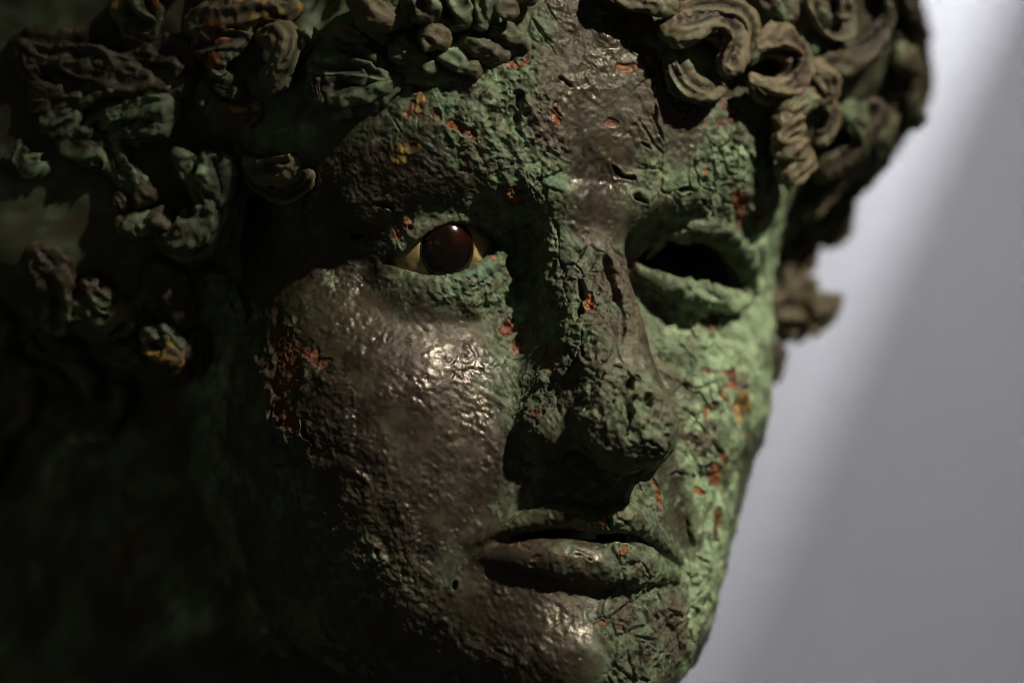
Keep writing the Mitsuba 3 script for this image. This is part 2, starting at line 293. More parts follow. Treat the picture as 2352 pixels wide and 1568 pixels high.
CRUST = [(-23.4, -15.2, 23.8, 10.3, 1.1), (-34.2, -13.1, 25.3, 6.5, 0.7), (-18.4, -16.5, 29.4, 6.5, 0.6), (-14.2, -15.9, 19.1, 6.5, 0.9), (-38.4, -3.0, 8.1, 4.9, 1.2), (-28.9, -5.0, 8.6, 6.0, 1.3), (-44.9, 0.5, 3.6, 4.3, 0.9), (-23.9, -7.0, 10.5, 5.4, 0.9), (-44.0, -0.1, 3.1, 4.3, 0.5), (-19.8, -3.4, 6.7, 4.3, 0.9), (-46.9, 3.1, -7.6, 3.8, 0.8), (-41.5, -0.8, -9.7, 4.9, 1.1), (-34.5, -3.6, -9.9, 5.4, 1.2), (-26.8, -4.5, -6.8, 6.0, 1.3), (-20.3, -2.6, -1.9, 5.4, 1.3), (-23.3, -2.2, -12.9, 5.4, 1.0), (-30.6, -3.0, -13.4, 5.4, 0.9), (-18.9, -3.7, -21.3, 4.3, 0.9), (-23.6, -7.1, -31.4, 4.3, 0.7), (-15.9, -0.1, -12.3, 4.3, 0.9), (-37.3, -6.9, -33.2, 3.0, 0.9), (-32.9, -7.4, -34.1, 2.4, 0.6), (-21.6, -8.3, -34.5, 4.3, 1.0), (-14.9, -16.9, -36.6, 5.4, 1.0), (-18.3, -17.2, -43.2, 4.3, 0.9), (-9.3, -14.8, -4.1, 6.5, 0.9), (-7.7, -15.3, 8.8, 5.4, 0.5), (-7.1, -21.0, -12.9, 7.6, 0.7), (-9.9, -20.1, -21.6, 6.5, 0.8), (5.0, -17.1, -3.3, 6.5, 0.9), (-0.7, -19.2, -6.0, 5.4, 0.8), (-4.5, -25.9, -19.4, 5.4, 0.8), (-4.3, -16.5, -0.7, 4.3, 0.8), (4.6, -23.7, -14.5, 6.5, 0.8), (21.1, -2.3, -18.8, 5.4, 0.8), (4.4, -35.4, -34.2, 7.6, 0.8), (-2.8, -35.9, -36.7, 6.5, 0.8), (7.7, -38.9, -44.6, 6.5, 0.7), (-4.5, -35.4, -47.3, 7.6, 0.7), (-8.0, -29.7, -34.6, 5.4, 0.4), (-10.7, -22.8, -34.5, 5.4, 0.5), (-10.6, -12.0, 2.4, 6.5, 0.8), (-11.6, -10.2, -12.6, 7.6, 0.7), (-14.2, -9.3, -25.6, 6.5, 0.7), (-72.9, 35.6, -20.4, 6.5, 1.1), (-72.0, 24.5, -31.7, 5.4, 1.0), (-70.8, 20.5, -42.6, 5.4, 1.0), (-68.1, 14.9, -48.0, 5.4, 0.9), (-74.0, 35.7, -33.6, 5.4, 0.8), (-65.8, 15.4, -16.7, 2.2, 0.8), (-62.9, 7.3, -25.5, 1.7, 0.8), (-66.2, 9.7, -33.1, 3.0, 0.7), (-63.9, 6.1, -39.5, 2.7, 0.6), (-61.4, 3.4, -42.7, 3.3, 0.5), (-67.3, 19.1, -57.5, 4.3, 0.35), (-57.2, 10.8, -75.4, 3.8, 0.3), (-56.1, 18.2, -84.9, 3.8, 0.4), (-50.3, 2.2, -76.2, 2.7, 0.35), (-46.7, -3.3, -65.5, 3.3, 0.5), (-32.6, -7.7, -74.5, 3.8, 0.9), (-33.3, -7.2, -80.9, 2.8, 0.9), (-34.7, -5.9, -85.7, 2.6, 0.7), (13.3, -17.0, 31.9, 5.4, 0.9), (9.5, -17.3, 34.8, 4.3, 0.6), (4.6, -16.2, 49.7, 6.5, 0.5), (-19.9, -16.0, 44.4, 8.7, 0.8), (-32.8, -14.6, 32.7, 8.7, 0.7), (-27.6, -15.4, 39.5, 8.7, 0.8), (-42.8, -10.6, 35.5, 7.6, 0.8), (-51.8, -5.0, 33.2, 5.4, 0.7), (-54.9, -2.3, 21.4, 4.3, 0.5), (-50.9, -4.2, 18.3, 3.3, 0.6), (14.1, -16.2, 19.0, 5.4, 0.6), (9.4, -15.9, 20.9, 3.8, 0.5), (-18.5, -14.8, 51.1, 6.5, 0.8), (-14.6, -13.5, 58.1, 6.5, 0.8), (-6.1, -16.6, 46.6, 4.3, 0.5), (-6.6, -14.1, 58.7, 4.3, 0.5), (27.8, -13.1, 17.0, 8.7, 0.8), (33.3, -13.7, 25.0, 9.8, 0.7), (42.6, -11.6, 34.8, 8.7, 1.0), (49.6, -4.2, 16.0, 8.7, 1.0), (26.3, -6.8, 9.7, 5.4, 0.8), (35.8, -7.5, 9.3, 5.4, 0.8), (48.1, 1.9, 4.1, 4.3, 0.8), (64.9, 21.6, -5.9, 9.8, 1.1), (32.7, -4.9, -7.3, 6.5, 1.0), (43.2, 3.0, -17.2, 9.8, 0.9), (28.7, -4.6, -26.1, 6.5, 0.9), (35.8, -5.9, -36.7, 9.8, 0.8), (49.5, 2.5, -24.6, 7.6, 0.9), (27.2, -8.9, -42.7, 5.4, 0.9), (33.4, -6.8, -51.1, 8.7, 0.8), (45.3, -1.9, -41.6, 7.6, 0.8), (16.4, -14.9, -59.6, 5.4, 0.9), (25.0, -9.9, -64.6, 5.4, 0.7), (5.5, -23.3, -65.6, 4.3, 0.6), (41.4, -1.4, -63.7, 5.4, 0.9), (35.2, -5.2, -78.2, 7.6, 0.8), (28.2, -10.1, -88.2, 7.6, 0.8), (7.5, -23.7, -94.1, 7.6, 1.1), (16.8, -19.2, -95.0, 7.6, 0.9), (11.8, -22.6, -101.4, 8.7, 0.8), (34.4, -3.2, -96.8, 6.5, 0.8), (1.5, -23.9, -92.2, 4.3, 0.8), (6.7, -23.7, -73.0, 3.8, 0.7), (14.8, -21.9, -75.8, 4.3, 0.7), (-13.0, -19.0, -80.1, 4.3, 0.5), (2.2, -23.8, -79.5, 4.3, 0.6)]
ROUGH = [(-60.2, 7.4, -62.7, 15.2, 1.0), (-66.4, 13.0, -52.2, 9.8, 1.0), (-50.6, 1.6, -74.1, 12.0, 0.9), (-61.1, 18.4, -73.3, 13.0, 0.9), (-41.2, -3.8, -78.0, 8.7, 0.6), (-59.9, 2.2, -36.3, 6.5, 0.6), (-64.7, 7.8, -32.0, 6.5, 0.8), (-47.4, -4.3, 14.3, 8.7, 0.8), (-56.9, 2.8, 9.9, 8.7, 0.9), (-61.7, 13.3, 5.0, 8.7, 0.8), (-41.9, -9.8, 21.7, 8.7, 0.8), (-53.2, -3.8, 22.5, 7.6, 0.7), (-67.4, 24.5, -3.3, 6.5, 0.3), (-31.3, -10.0, 15.0, 6.5, 0.6), (-36.8, -7.6, -55.6, 5.4, 0.5), (-50.5, -3.9, -47.6, 6.5, 0.4), (-25.4, -9.4, -41.2, 5.4, 0.6), (-7.3, -16.6, 46.5, 7.6, 0.6), (-12.5, -14.3, 56.0, 8.7, 0.6), (1.2, -15.7, 52.7, 6.5, 0.4), (23.7, -14.0, 16.7, 6.5, 0.7), (-17.9, -18.5, -98.2, 6.5, 0.5), (-29.0, -6.8, -98.7, 9.8, 0.7), (-13.5, -22.2, -76.9, 6.5, 0.5), (27.8, -8.9, -59.0, 6.5, 0.7), (-58.8, 13.9, -3.4, 5.4, 0.5)]
SMOOTH = [(-32.0, -4.6, -25.3, 8.7, 1.3), (-47.7, -0.4, -22.9, 14.1, 1.1), (-57.9, 9.7, -12.2, 12.0, 1.2), (-51.7, -3.5, -41.3, 15.2, 1.0), (-36.3, -8.0, -41.7, 9.8, 0.8), (-47.9, -4.1, -57.1, 14.1, 0.7), (-32.6, -8.6, -54.3, 9.8, 1.0), (-37.2, -6.9, -65.1, 7.6, 0.9), (-55.8, -0.6, -52.1, 9.8, 0.6), (-59.5, 6.3, -62.7, 12.0, 0.5), (-50.3, 2.2, -76.2, 12.0, 0.4), (-41.7, -2.6, -81.2, 7.6, 0.6), (-50.1, 9.8, -89.0, 10.9, 0.5), (-68.1, 25.2, -7.6, 5.4, 0.9), (-2.9, -15.2, 9.2, 7.6, 1.1), (-0.9, -15.3, 18.0, 8.7, 1.0), (-5.9, -17.2, 32.5, 6.5, 0.8), (-1.4, -17.0, 41.5, 6.5, 0.7), (4.0, -16.7, 27.9, 6.5, 0.6), (-10.4, -15.1, 53.9, 8.7, 0.6), (-0.9, -14.8, 57.0, 8.7, 0.8), (21.7, -16.7, 34.8, 7.6, 0.7), (-11.4, -21.3, -91.6, 9.8, 1.3), (-22.2, -14.1, -87.8, 9.8, 0.8), (-9.6, -23.9, -75.7, 7.6, 0.7), (-27.7, -9.0, -96.5, 13.0, 0.7), (-17.7, -18.3, -101.4, 9.8, 0.9), (-4.6, -25.2, -101.9, 4.3, 0.3), (-47.4, -4.3, 14.3, 8.7, 0.9), (-56.9, 2.8, 9.9, 8.7, 0.7), (-35.4, -8.7, 14.8, 7.6, 0.5), (-64.4, 17.9, 2.9, 7.6, 0.6), (-42.3, -10.5, 24.9, 6.5, 0.6), (19.6, -15.0, 16.3, 5.4, 0.8), (-20.6, -17.4, -76.1, 6.5, 0.8), (-24.8, -11.5, -79.5, 5.4, 0.8), (27.8, -8.9, -59.0, 4.3, 0.6), (33.1, -6.1, -66.3, 5.4, 0.5), (28.1, -8.5, -62.2, 4.3, 0.5)]
RUST = [(-69.3, 20.7, -21.0, 3.5, 4.3, 3), (-69.0, 16.1, -28.7, 4.6, 4.9, 3), (-68.9, 14.3, -36.3, 3.9, 4.9, 3), (-68.9, 15.0, -42.7, 3.0, 4.3, 3), (-65.9, 11.2, -25.5, 3.3, 1.5, 1), (-63.0, 6.8, -27.7, 2.8, 1.1, 1), (-18.5, -2.5, -18.8, 2.8, 2.3, 1), (-17.1, -5.2, -24.0, 1.4, 2.2, 1), (-15.5, -21.4, -74.8, 1.5, 1.3, 1), (-16.2, -20.5, -77.0, 1.0, 0.8, 0), (-47.8, -7.2, 22.6, 2.4, 3.3, 2), (-34.7, -13.8, 29.4, 2.4, 1.4, 0), (-46.1, -8.9, 34.3, 2.0, 2.2, 2), (-46.4, -8.1, 37.0, 1.5, 1.5, 1), (-42.8, -11.0, 31.7, 1.7, 1.3, 1), (-37.8, -13.0, 29.8, 2.2, 0.9, 0), (-35.1, -10.6, 17.9, 1.0, 0.5, 1), (-16.5, -15.7, 19.4, 0.8, 0.7, 1), (-31.4, -12.4, 20.2, 1.1, 0.7, 1), (-4.1, -22.0, -11.7, 1.3, 1.7, 0), (1.5, -23.6, -63.6, 0.5, 2.4, 1), (-18.2, -16.7, -71.3, 3.7, 0.4, 1), (-21.1, -15.6, -72.2, 2.6, 0.4, 1), (41.1, -1.8, -25.5, 4.9, 1.4, 1), (45.3, -1.0, -28.3, 1.9, 1.7, 0), (37.2, -5.6, -37.7, 1.0, 2.2, 0), (40.8, -4.3, -35.8, 1.1, 2.0, 0), (48.4, -0.3, -34.2, 2.2, 4.3, 2), (41.9, -3.0, -47.3, 1.4, 3.9, 0), (40.0, -3.4, -51.8, 1.2, 3.3, 0), (44.9, -1.6, -44.9, 2.2, 0.9, 0), (20.4, -12.8, -58.3, 0.7, 5.4, 0), (5.3, -23.0, -71.9, 1.1, 0.7, 0), (33.8, -6.3, -55.4, 1.9, 0.9, 0), (31.1, -8.0, -88.1, 1.6, 1.5, 0), (25.5, -12.1, -90.5, 1.1, 1.3, 0), (13.4, -21.3, -94.5, 1.3, 1.1, 0), (8.0, -22.3, -91.0, 1.3, 0.7, 1), (1.9, -22.8, -90.1, 1.0, 0.7, 0), (16.5, -16.1, 21.9, 1.1, 1.0, 2), (29.5, -14.2, 22.5, 1.4, 1.0, 0), (11.9, -16.2, 48.2, 1.3, 2.2, 0), (5.8, -16.6, 46.5, 1.5, 1.5, 0), (1.2, -17.2, 33.1, 1.5, 0.9, 1), (-72.3, 38.0, -12.6, 1.7, 1.5, 0), (-74.0, 36.0, -31.4, 0.9, 2.2, 1)]
CRACKS = [(0.75, 2.4, [(1.0, -16.5, -0.1), (1.8, -18.4, -4.5), (2.1, -20.6, -8.6), (2.4, -22.2, -11.3), (3.2, -23.7, -14.0)]), (0.6, 2.0, [(-6.8, -17.8, -6.1), (-6.6, -20.7, -11.6), (-7.7, -22.5, -17.5)]), (0.75, 2.6, [(0.9, -32.0, -28.7), (0.9, -35.4, -34.3), (-1.1, -38.6, -40.4), (-1.3, -38.5, -45.3)]), (0.6, 2.0, [(-3.6, -33.0, -32.6), (-3.7, -34.4, -35.1), (-3.6, -36.2, -37.8)]), (0.6, 2.0, [(3.8, -35.7, -34.4), (4.2, -36.8, -35.8), (4.4, -38.4, -38.1)]), (0.35, 1.2, [(-7.0, -28.0, -27.3), (-3.5, -30.7, -27.9), (-0.0, -32.0, -29.0), (3.2, -33.2, -31.2), (5.8, -34.4, -33.2)]), (0.4, 1.4, [(-1.3, -38.5, -45.3), (2.4, -39.2, -46.2), (5.5, -38.9, -46.6)]), (0.25, 0.8, [(5.3, -39.3, -45.8), (7.7, -37.3, -48.3)]), (0.3, 0.9, [(3.2, -23.7, -14.0), (2.2, -26.6, -19.0), (1.1, -28.6, -22.4)]), (0.25, 0.7, [(-3.5, -30.7, -27.9), (-5.5, -31.3, -31.4), (-3.6, -33.0, -32.6)]), (0.25, 0.7, [(-10.0, -20.3, -22.6), (-8.3, -24.4, -23.8), (-7.0, -28.0, -27.3)]), (0.5, 1.6, [(-25.7, -15.9, 39.1), (-24.0, -16.2, 38.4), (-23.1, -16.5, 34.4), (-23.3, -16.2, 30.1), (-22.4, -15.8, 27.2)]), (0.4, 1.2, [(-19.0, -16.3, 28.5), (-17.1, -16.3, 27.8), (-15.1, -16.2, 26.5)]), (0.5, 1.5, [(2.7, -15.9, 23.1), (4.8, -15.6, 21.4), (8.3, -15.9, 19.7), (8.9, -16.1, 18.6)]), (0.35, 1.2, [(10.0, -16.7, 28.4), (12.4, -16.3, 26.5), (13.3, -16.1, 23.3), (14.5, -16.1, 22.5)]), (0.3, 1.0, [(7.2, -15.5, 53.3), (10.8, -15.9, 50.5), (11.4, -16.1, 49.2)]), (0.4, 1.2, [(9.4, -16.4, 47.9), (11.8, -16.4, 47.3), (12.7, -16.9, 42.7), (14.2, -17.1, 33.1), (16.5, -16.5, 28.9)]), (0.3, 1.0, [(0.8, -15.0, 56.2), (1.6, -15.1, 55.9)]), (0.3, 1.0, [(-12.6, -16.9, 42.7), (-9.7, -17.1, 41.4)]), (0.3, 1.0, [(-15.4, -17.1, 35.0), (-12.4, -17.2, 33.6)]), (0.4, 1.4, [(3.5, -20.5, -60.3), (2.1, -23.5, -65.7), (12.2, -2.5, -69.4)]), (0.35, 1.3, [(8.0, -19.2, -60.1), (7.0, -23.2, -65.5), (19.2, 1.0, -69.6)]), (0.35, 1.2, [(4.3, -21.8, -71.1), (3.5, -24.7, -74.7), (3.3, -24.8, -77.3)]), (0.35, 1.2, [(17.5, -11.0, -69.7), (12.8, -22.5, -73.8), (11.6, -23.2, -77.0)]), (0.2, 0.6, [(5.4, -24.2, -73.5), (9.0, -22.6, -72.0), (14.4, -17.4, -71.0)]), (0.2, 0.6, [(-7.5, -24.1, -74.1), (-3.1, -24.8, -75.5), (-0.8, -25.0, -75.9)]), (0.5, 1.6, [(19.8, -15.6, 19.0), (23.2, -14.9, 18.5), (26.4, -13.9, 18.0)]), (0.4, 1.4, [(28.0, -12.7, 16.5), (31.5, -10.7, 15.3), (34.8, -9.1, 14.6)]), (0.4, 1.2, [(9.4, -16.4, 15.4), (12.1, -16.0, 13.5)]), (0.3, 0.8, [(62.8, 8.8, 45.1), (54.5, -0.2, 42.4)]), (0.5, 1.8, [(30.9, -7.2, -62.1), (31.5, -6.8, -65.9), (33.6, -5.9, -70.7)]), (0.4, 1.2, [(34.7, -5.2, -67.3), (41.5, -1.3, -64.3)]), (0.35, 1.0, [(17.8, -16.2, -82.1), (22.7, -13.8, -86.2), (28.2, -10.1, -88.2)]), (0.3, 1.0, [(28.5, -5.0, -27.2), (32.0, -5.8, -31.5), (36.0, -5.1, -31.8)]), (0.3, 1.0, [(24.1, -11.0, -52.7), (30.3, -8.1, -51.8), (35.2, -5.8, -53.1)]), (0.3, 1.0, [(-70.7, 33.3, -9.5), (-70.6, 30.0, -14.0), (-70.4, 26.7, -17.5)]), (0.4, 1.2, [(-66.7, 10.4, -42.7), (-64.6, 7.9, -48.0), (-64.0, 7.6, -49.9)]), (0.3, 0.9, [(-32.2, -7.6, -84.0), (-31.3, -8.1, -81.8)]), (0.3, 0.9, [(-50.9, 1.1, -72.0), (-48.7, 0.6, -75.6)]), (0.3, 0.8, [(-50.1, 4.8, 4.1), (-54.1, 9.0, 2.5), (-56.4, 11.7, 0.9)]), (0.3, 0.8, [(-53.2, 0.7, 10.0), (-48.9, -0.1, 9.2), (-46.2, 0.5, 7.3)])]
LOCKS = [
    (1.3, 'dark', [(-130.1, 57.4, 43.8, 2.7), (-126.9, 55.0, 48.0, 3.5), (-118.8, 50.7, 47.9, 3.5), (-108.3, 44.6, 48.9, 4.1), (-98.5, 39.5, 46.0, 4.1), (-91.6, 34.7, 45.1, 4.1), (-88.8, 33.5, 42.6, 2.2)]),
    (1.3, 'dark', [(-122.7, 53.6, 41.9, 2.0), (-118.5, 51.0, 44.1, 3.5), (-110.2, 46.9, 43.3, 3.8), (-103.0, 42.8, 43.7, 3.5), (-97.3, 39.4, 43.0, 2.7)]),
    (1.3, 'dark', [(-115.7, 53.6, 24.9, 2.4), (-113.4, 51.7, 30.6, 3.0), (-109.4, 48.3, 36.4, 3.5), (-102.6, 43.6, 39.7, 4.3), (-96.2, 39.0, 40.8, 4.1), (-90.6, 33.9, 41.6, 3.5), (-89.2, 32.4, 41.8, 1.9)]),
    (1.2, 'green', [(-109.2, 47.9, 28.2, 1.8), (-105.0, 44.9, 32.4, 3.0), (-100.6, 41.8, 34.3, 3.5), (-95.8, 37.8, 35.6, 4.2), (-92.6, 34.9, 35.7, 3.5)]),
    (1.2, 'green', [(-106.4, 47.4, 26.1, 1.8), (-102.3, 44.7, 29.3, 3.4), (-97.7, 41.6, 31.1, 4.0), (-93.3, 38.1, 31.8, 4.4), (-91.7, 37.0, 31.3, 3.1)]),
    (1, 'dark', [(-126.4, 54.3, 39.4, 1.8), (-123.2, 53.1, 37.8, 2.5), (-118.4, 51.4, 35.9, 3.0), (-113.2, 49.3, 35.3, 2.5), (-110.5, 48.3, 34.7, 1.5)]),
    (1, 'dark', [(-129.8, 55.1, 46.9, 1.8), (-126.5, 53.8, 44.8, 2.4), (-124.9, 53.5, 42.2, 2.5), (-122.8, 53.2, 39.1, 2.2)]),
    (1.4, 'green', [(-122.6, 53.7, 26.5, 2.1), (-121.2, 53.0, 28.1, 3.3), (-116.9, 50.8, 31.1, 3.3), (-113.1, 48.8, 32.9, 1.8)]),
    (1, 'dark', [(-125.1, 54.2, 36.8, 1.5), (-122.4, 53.5, 34.2, 2.2), (-119.8, 52.6, 33.4, 2.1), (-118.3, 52.0, 33.1, 1.3)]),
    (1.3, 'green', [(-119.6, 52.5, 27.8, 2.2), (-115.1, 51.2, 25.6, 3.5), (-110.6, 49.9, 23.2, 3.9), (-105.9, 48.4, 22.3, 3.3), (-102.0, 47.6, 18.6, 3.1), (-100.1, 47.1, 15.9, 2.8), (-98.1, 46.5, 12.9, 2.2), (-95.1, 45.6, 10.4, 1.3)]),
    (1.1, 'green', [(-91.5, 38.8, 24.9, 1.8), (-90.3, 39.1, 22.3, 3.0), (-87.5, 38.1, 18.5, 2.9), (-85.4, 36.9, 13.7, 2.5), (-83.6, 35.3, 9.4, 2.9), (-83.9, 36.0, 5.2, 3.5), (-86.5, 39.8, 3.0, 4.7), (-90.3, 42.7, 3.6, 4.3), (-92.4, 43.0, 7.1, 2.6)]),
    (1.2, 'green', [(-86.6, 33.8, 23.4, 1.8), (-85.1, 32.8, 20.8, 3.6), (-83.3, 32.3, 16.8, 3.7), (-82.1, 32.3, 13.4, 2.9), (-83.2, 34.9, 10.0, 1.7)]),
    (1, 'dark', [(-79.4, 33.0, 13.9, 1.3), (-79.2, 34.0, 7.8, 2.3), (-80.7, 37.7, 2.7, 2.3), (-84.9, 42.3, -0.9, 2.1), (-88.8, 44.8, -1.2, 1.2)]),
    (1, 'dark', [(-99.2, 46.1, 9.3, 1.8), (-99.6, 46.8, 7.1, 3.1), (-100.7, 47.7, 4.2, 3.4), (-101.6, 48.3, 1.6, 1.8)]),
    (1, 'green', [(-96.8, 45.2, 9.2, 1.8), (-96.7, 45.7, 7.0, 2.9), (-97.0, 46.4, 4.3, 3.0), (-97.3, 46.8, 2.2, 1.8)]),
    (1, 'dark', [(-93.5, 42.3, 10.3, 2.2), (-93.4, 42.4, 8.1, 3.1), (-93.6, 43.4, 5.1, 3.4), (-93.7, 43.9, 2.7, 1.8)]),
    (1.4, 'dark', [(-101.3, 45.4, 13.2, 1.4), (-99.0, 44.6, 12.9, 2.9), (-96.7, 43.7, 11.9, 2.5), (-95.5, 43.2, 10.4, 1.4)]),
    (1.2, 'dark', [(-104.7, 48.1, 9.3, 1.3), (-103.4, 47.4, 10.4, 2.3), (-101.5, 46.8, 9.8, 2.2), (-100.2, 46.6, 8.8, 1.3)]),
    (1, 'green', [(-127.1, 56.5, 25.6, 1.4), (-126.7, 56.6, 23.2, 1.9), (-127.2, 56.8, 20.3, 2.9), (-128.5, 57.2, 17.4, 2.5)]),
    (1.3, 'green', [(-124.8, 55.9, 22.2, 2.3), (-123.7, 55.6, 19.8, 3.2), (-122.0, 55.0, 18.6, 2.3), (-119.6, 54.2, 20.7, 1.4)]),
    (1.5, 'tan', [(-76.2, 31.5, 21.2, 1.4), (-75.2, 28.6, 21.2, 1.9), (-73.8, 24.7, 20.0, 2.4), (-71.5, 19.3, 19.4, 2.8), (-69.6, 14.7, 19.8, 2.4), (-68.1, 12.2, 20.4, 1.3)]),
    (1.2, 'tan', [(-75.0, 30.8, 20.6, 1.1), (-73.7, 30.3, 17.4, 1.7), (-71.1, 25.2, 14.5, 2.0), (-68.6, 17.4, 13.4, 2.2), (-66.9, 12.2, 16.1, 2.0), (-66.5, 10.8, 19.1, 1.1)]),
    (1.2, 'green', [(-73.2, 28.1, 17.9, 1.1), (-71.0, 22.7, 16.7, 1.5), (-68.9, 17.5, 16.4, 1.3)]),
    (1.4, 'rust', [(-105.2, 39.2, 64.7, 3.0), (-104.1, 38.9, 59.9, 4.0), (-102.4, 38.7, 55.7, 4.0), (-99.9, 38.0, 52.2, 3.0), (-98.3, 37.4, 50.7, 1.5)]),
    (1.3, 'rust', [(-92.9, 31.8, 52.4, 2.4), (-89.1, 28.4, 54.6, 3.4), (-84.5, 25.6, 56.1, 3.6), (-78.9, 22.4, 58.8, 3.6), (-72.7, 20.6, 59.4, 3.4), (-69.5, 15.6, 58.7, 2.2)]),
    (1.3, 'rust', [(-91.2, 31.3, 47.9, 2.0), (-88.7, 28.8, 49.3, 3.0), (-84.3, 25.4, 51.3, 3.0), (-80.0, 22.9, 52.0, 2.6), (-77.5, 22.1, 51.7, 1.4)]),
    (1.1, 'rust', [(-80.7, 22.7, 50.6, 1.6), (-84.4, 25.0, 48.8, 2.6), (-86.4, 27.3, 45.4, 2.8), (-85.9, 28.6, 41.5, 2.6), (-83.2, 27.1, 38.5, 2.2), (-79.8, 23.6, 36.7, 2.0)]),
    (1.2, 'tan', [(-77.9, 20.9, 49.8, 1.8), (-74.9, 17.4, 51.4, 2.8), (-73.0, 14.2, 49.5, 3.0), (-73.2, 14.0, 45.6, 3.0), (-74.4, 15.4, 41.7, 2.9), (-76.1, 17.8, 38.2, 2.4), (-77.2, 19.4, 36.1, 1.2)]),
    (1.3, 'rust', [(-88.4, 35.1, 40.7, 2.0), (-84.3, 33.2, 37.3, 3.4), (-79.6, 29.9, 34.5, 3.6), (-75.7, 25.0, 34.1, 2.6), (-73.8, 22.7, 35.2, 1.2)]),
    (1, 'tan', [(-71.6, 12.6, 41.7, 1.4), (-73.1, 14.9, 39.8, 1.9), (-74.5, 17.0, 38.0, 1.6)]),
    (1.2, 'green', [(-71.3, 14.5, 46.4, 1.6), (-69.6, 12.5, 49.2, 2.4), (-67.9, 10.6, 51.7, 2.6), (-67.0, 9.7, 53.6, 1.4)]),
    (1.1, 'tan', [(-65.9, 7.2, 41.6, 2.2), (-66.3, 7.0, 38.5, 2.6), (-65.8, 6.1, 35.5, 2.4), (-64.8, 5.0, 33.7, 1.2)]),
    (1.0, 'green', [(-64.6, 9.0, 38.9, 4.6), (-61.8, 4.9, 38.3, 4.9), (-57.8, 0.5, 38.1, 4.6), (-53.6, -3.1, 39.0, 3.8), (-49.4, -6.6, 40.3, 2.6)]),
    (1.2, 'green', [(-68.1, 12.9, 44.4, 1.4), (-65.2, 8.5, 43.9, 2.4), (-61.5, 3.4, 42.9, 2.6), (-56.8, -2.3, 41.4, 2.2), (-52.5, -5.9, 39.4, 1.2)]),
    (1.3, 'tan', [(-57.2, -0.9, 66.4, 3.4), (-56.8, -2.5, 60.9, 4.2), (-55.9, -4.2, 57.1, 4.2), (-53.6, -7.1, 54.7, 3.2), (-51.4, -9.1, 53.7, 1.6)]),
    (1.2, 'green', [(-48.8, -8.4, 65.2, 2.4), (-49.5, -8.5, 59.7, 3.0), (-50.6, -8.2, 55.4, 2.4), (-52.0, -7.7, 52.5, 1.2)]),
    (1.2, 'green', [(-48.7, -11.1, 63.8, 2.6), (-47.5, -12.6, 59.4, 3.4), (-46.5, -13.7, 55.8, 3.6), (-46.2, -14.4, 52.5, 2.6)]),
    (1.2, 'tan', [(-48.2, -11.0, 51.2, 2.2), (-46.0, -12.7, 50.8, 3.6), (-43.5, -14.3, 49.3, 3.2), (-42.4, -15.1, 47.2, 1.6)]),
    (1.2, 'green', [(-42.6, -13.0, 64.1, 2.8), (-40.8, -14.5, 59.3, 3.8), (-39.0, -15.7, 55.8, 3.8), (-36.8, -16.7, 52.9, 2.4)]),
    (1.2, 'green', [(-54.1, -3.0, 52.9, 1.6), (-53.9, -3.7, 50.9, 2.6), (-54.3, -3.9, 48.7, 1.6)]),
    (1.2, 'green', [(-34.7, -15.9, 65.6, 2.6), (-34.0, -17.0, 60.1, 3.2), (-34.5, -17.7, 55.7, 3.0), (-33.2, -18.5, 52.6, 1.6)]),
    (1.5, 'rust', [(-33.7, -18.6, 57.0, 1.2), (-31.1, -19.0, 58.0, 2.3), (-27.7, -19.1, 58.1, 2.2), (-24.8, -19.1, 57.5, 1.2)]),
    (1.2, 'green', [(-22.0, -16.2, 66.7, 2.6), (-22.7, -17.0, 62.3, 2.8), (-24.6, -17.2, 60.1, 1.6)]),
    (1.4, 'green', [(-51.8, -3.2, 51.2, 1.6), (-48.9, -6.3, 48.1, 2.6), (-45.6, -9.5, 44.8, 2.6), (-42.2, -11.2, 42.4, 1.4)]),
    (1.4, 'green', [(-44.1, -9.9, 48.1, 1.4), (-40.3, -12.1, 45.2, 2.4), (-35.9, -14.0, 43.4, 2.4), (-32.1, -14.6, 42.9, 1.2)]),
    (1.4, 'dark', [(-37.4, -12.7, 52.9, 1.6), (-33.3, -14.2, 49.8, 2.8), (-28.7, -14.4, 48.1, 2.6), (-25.7, -15.7, 46.1, 1.2)]),
    (1.4, 'green', [(-31.0, -13.9, 54.4, 1.4), (-27.3, -14.8, 51.9, 2.4), (-23.2, -14.9, 51.1, 2.0), (-19.9, -15.4, 51.7, 1.0)]),
    (1.4, 'dark', [(-60.0, 4.8, 48.5, 1.6), (-57.3, 1.2, 46.2, 2.6), (-54.6, -2.2, 43.9, 2.4), (-53.1, -4.2, 42.2, 1.2)]),
    (1.3, 'tan', [(-62.6, 7.5, 54.0, 1.6), (-60.2, 4.5, 51.7, 2.6), (-57.9, 1.6, 50.5, 2.2), (-56.1, -0.2, 50.5, 1.0)]),
    (1.3, 'dark', [(-109.3, 58.1, -8.3, 2.0), (-105.6, 58.4, -10.8, 3.2), (-101.9, 59.0, -13.3, 3.4), (-99.2, 59.2, -14.7, 2.0)]),
    (1.3, 'dark', [(-82.6, 50.2, -20.3, 2.0), (-80.7, 48.4, -24.6, 3.0), (-81.0, 50.4, -29.0, 3.0), (-81.9, 54.0, -32.2, 1.6)]),
    (1.3, 'dark', [(-113.2, 72.7, -18.8, 2.0), (-108.2, 77.0, -22.1, 3.2), (-103.0, 78.2, -24.5, 3.4), (-99.5, 77.9, -26.0, 2.0)]),
    (1.3, 'tan', [(11.7, -22.1, 57.3, 2.0), (16.0, -22.5, 56.3, 2.9), (21.6, -22.6, 59.0, 3.4), (27.3, -21.9, 60.0, 3.4), (31.7, -21.4, 56.5, 3.2), (32.0, -21.7, 51.0, 2.9), (28.8, -22.2, 46.6, 2.0)]),
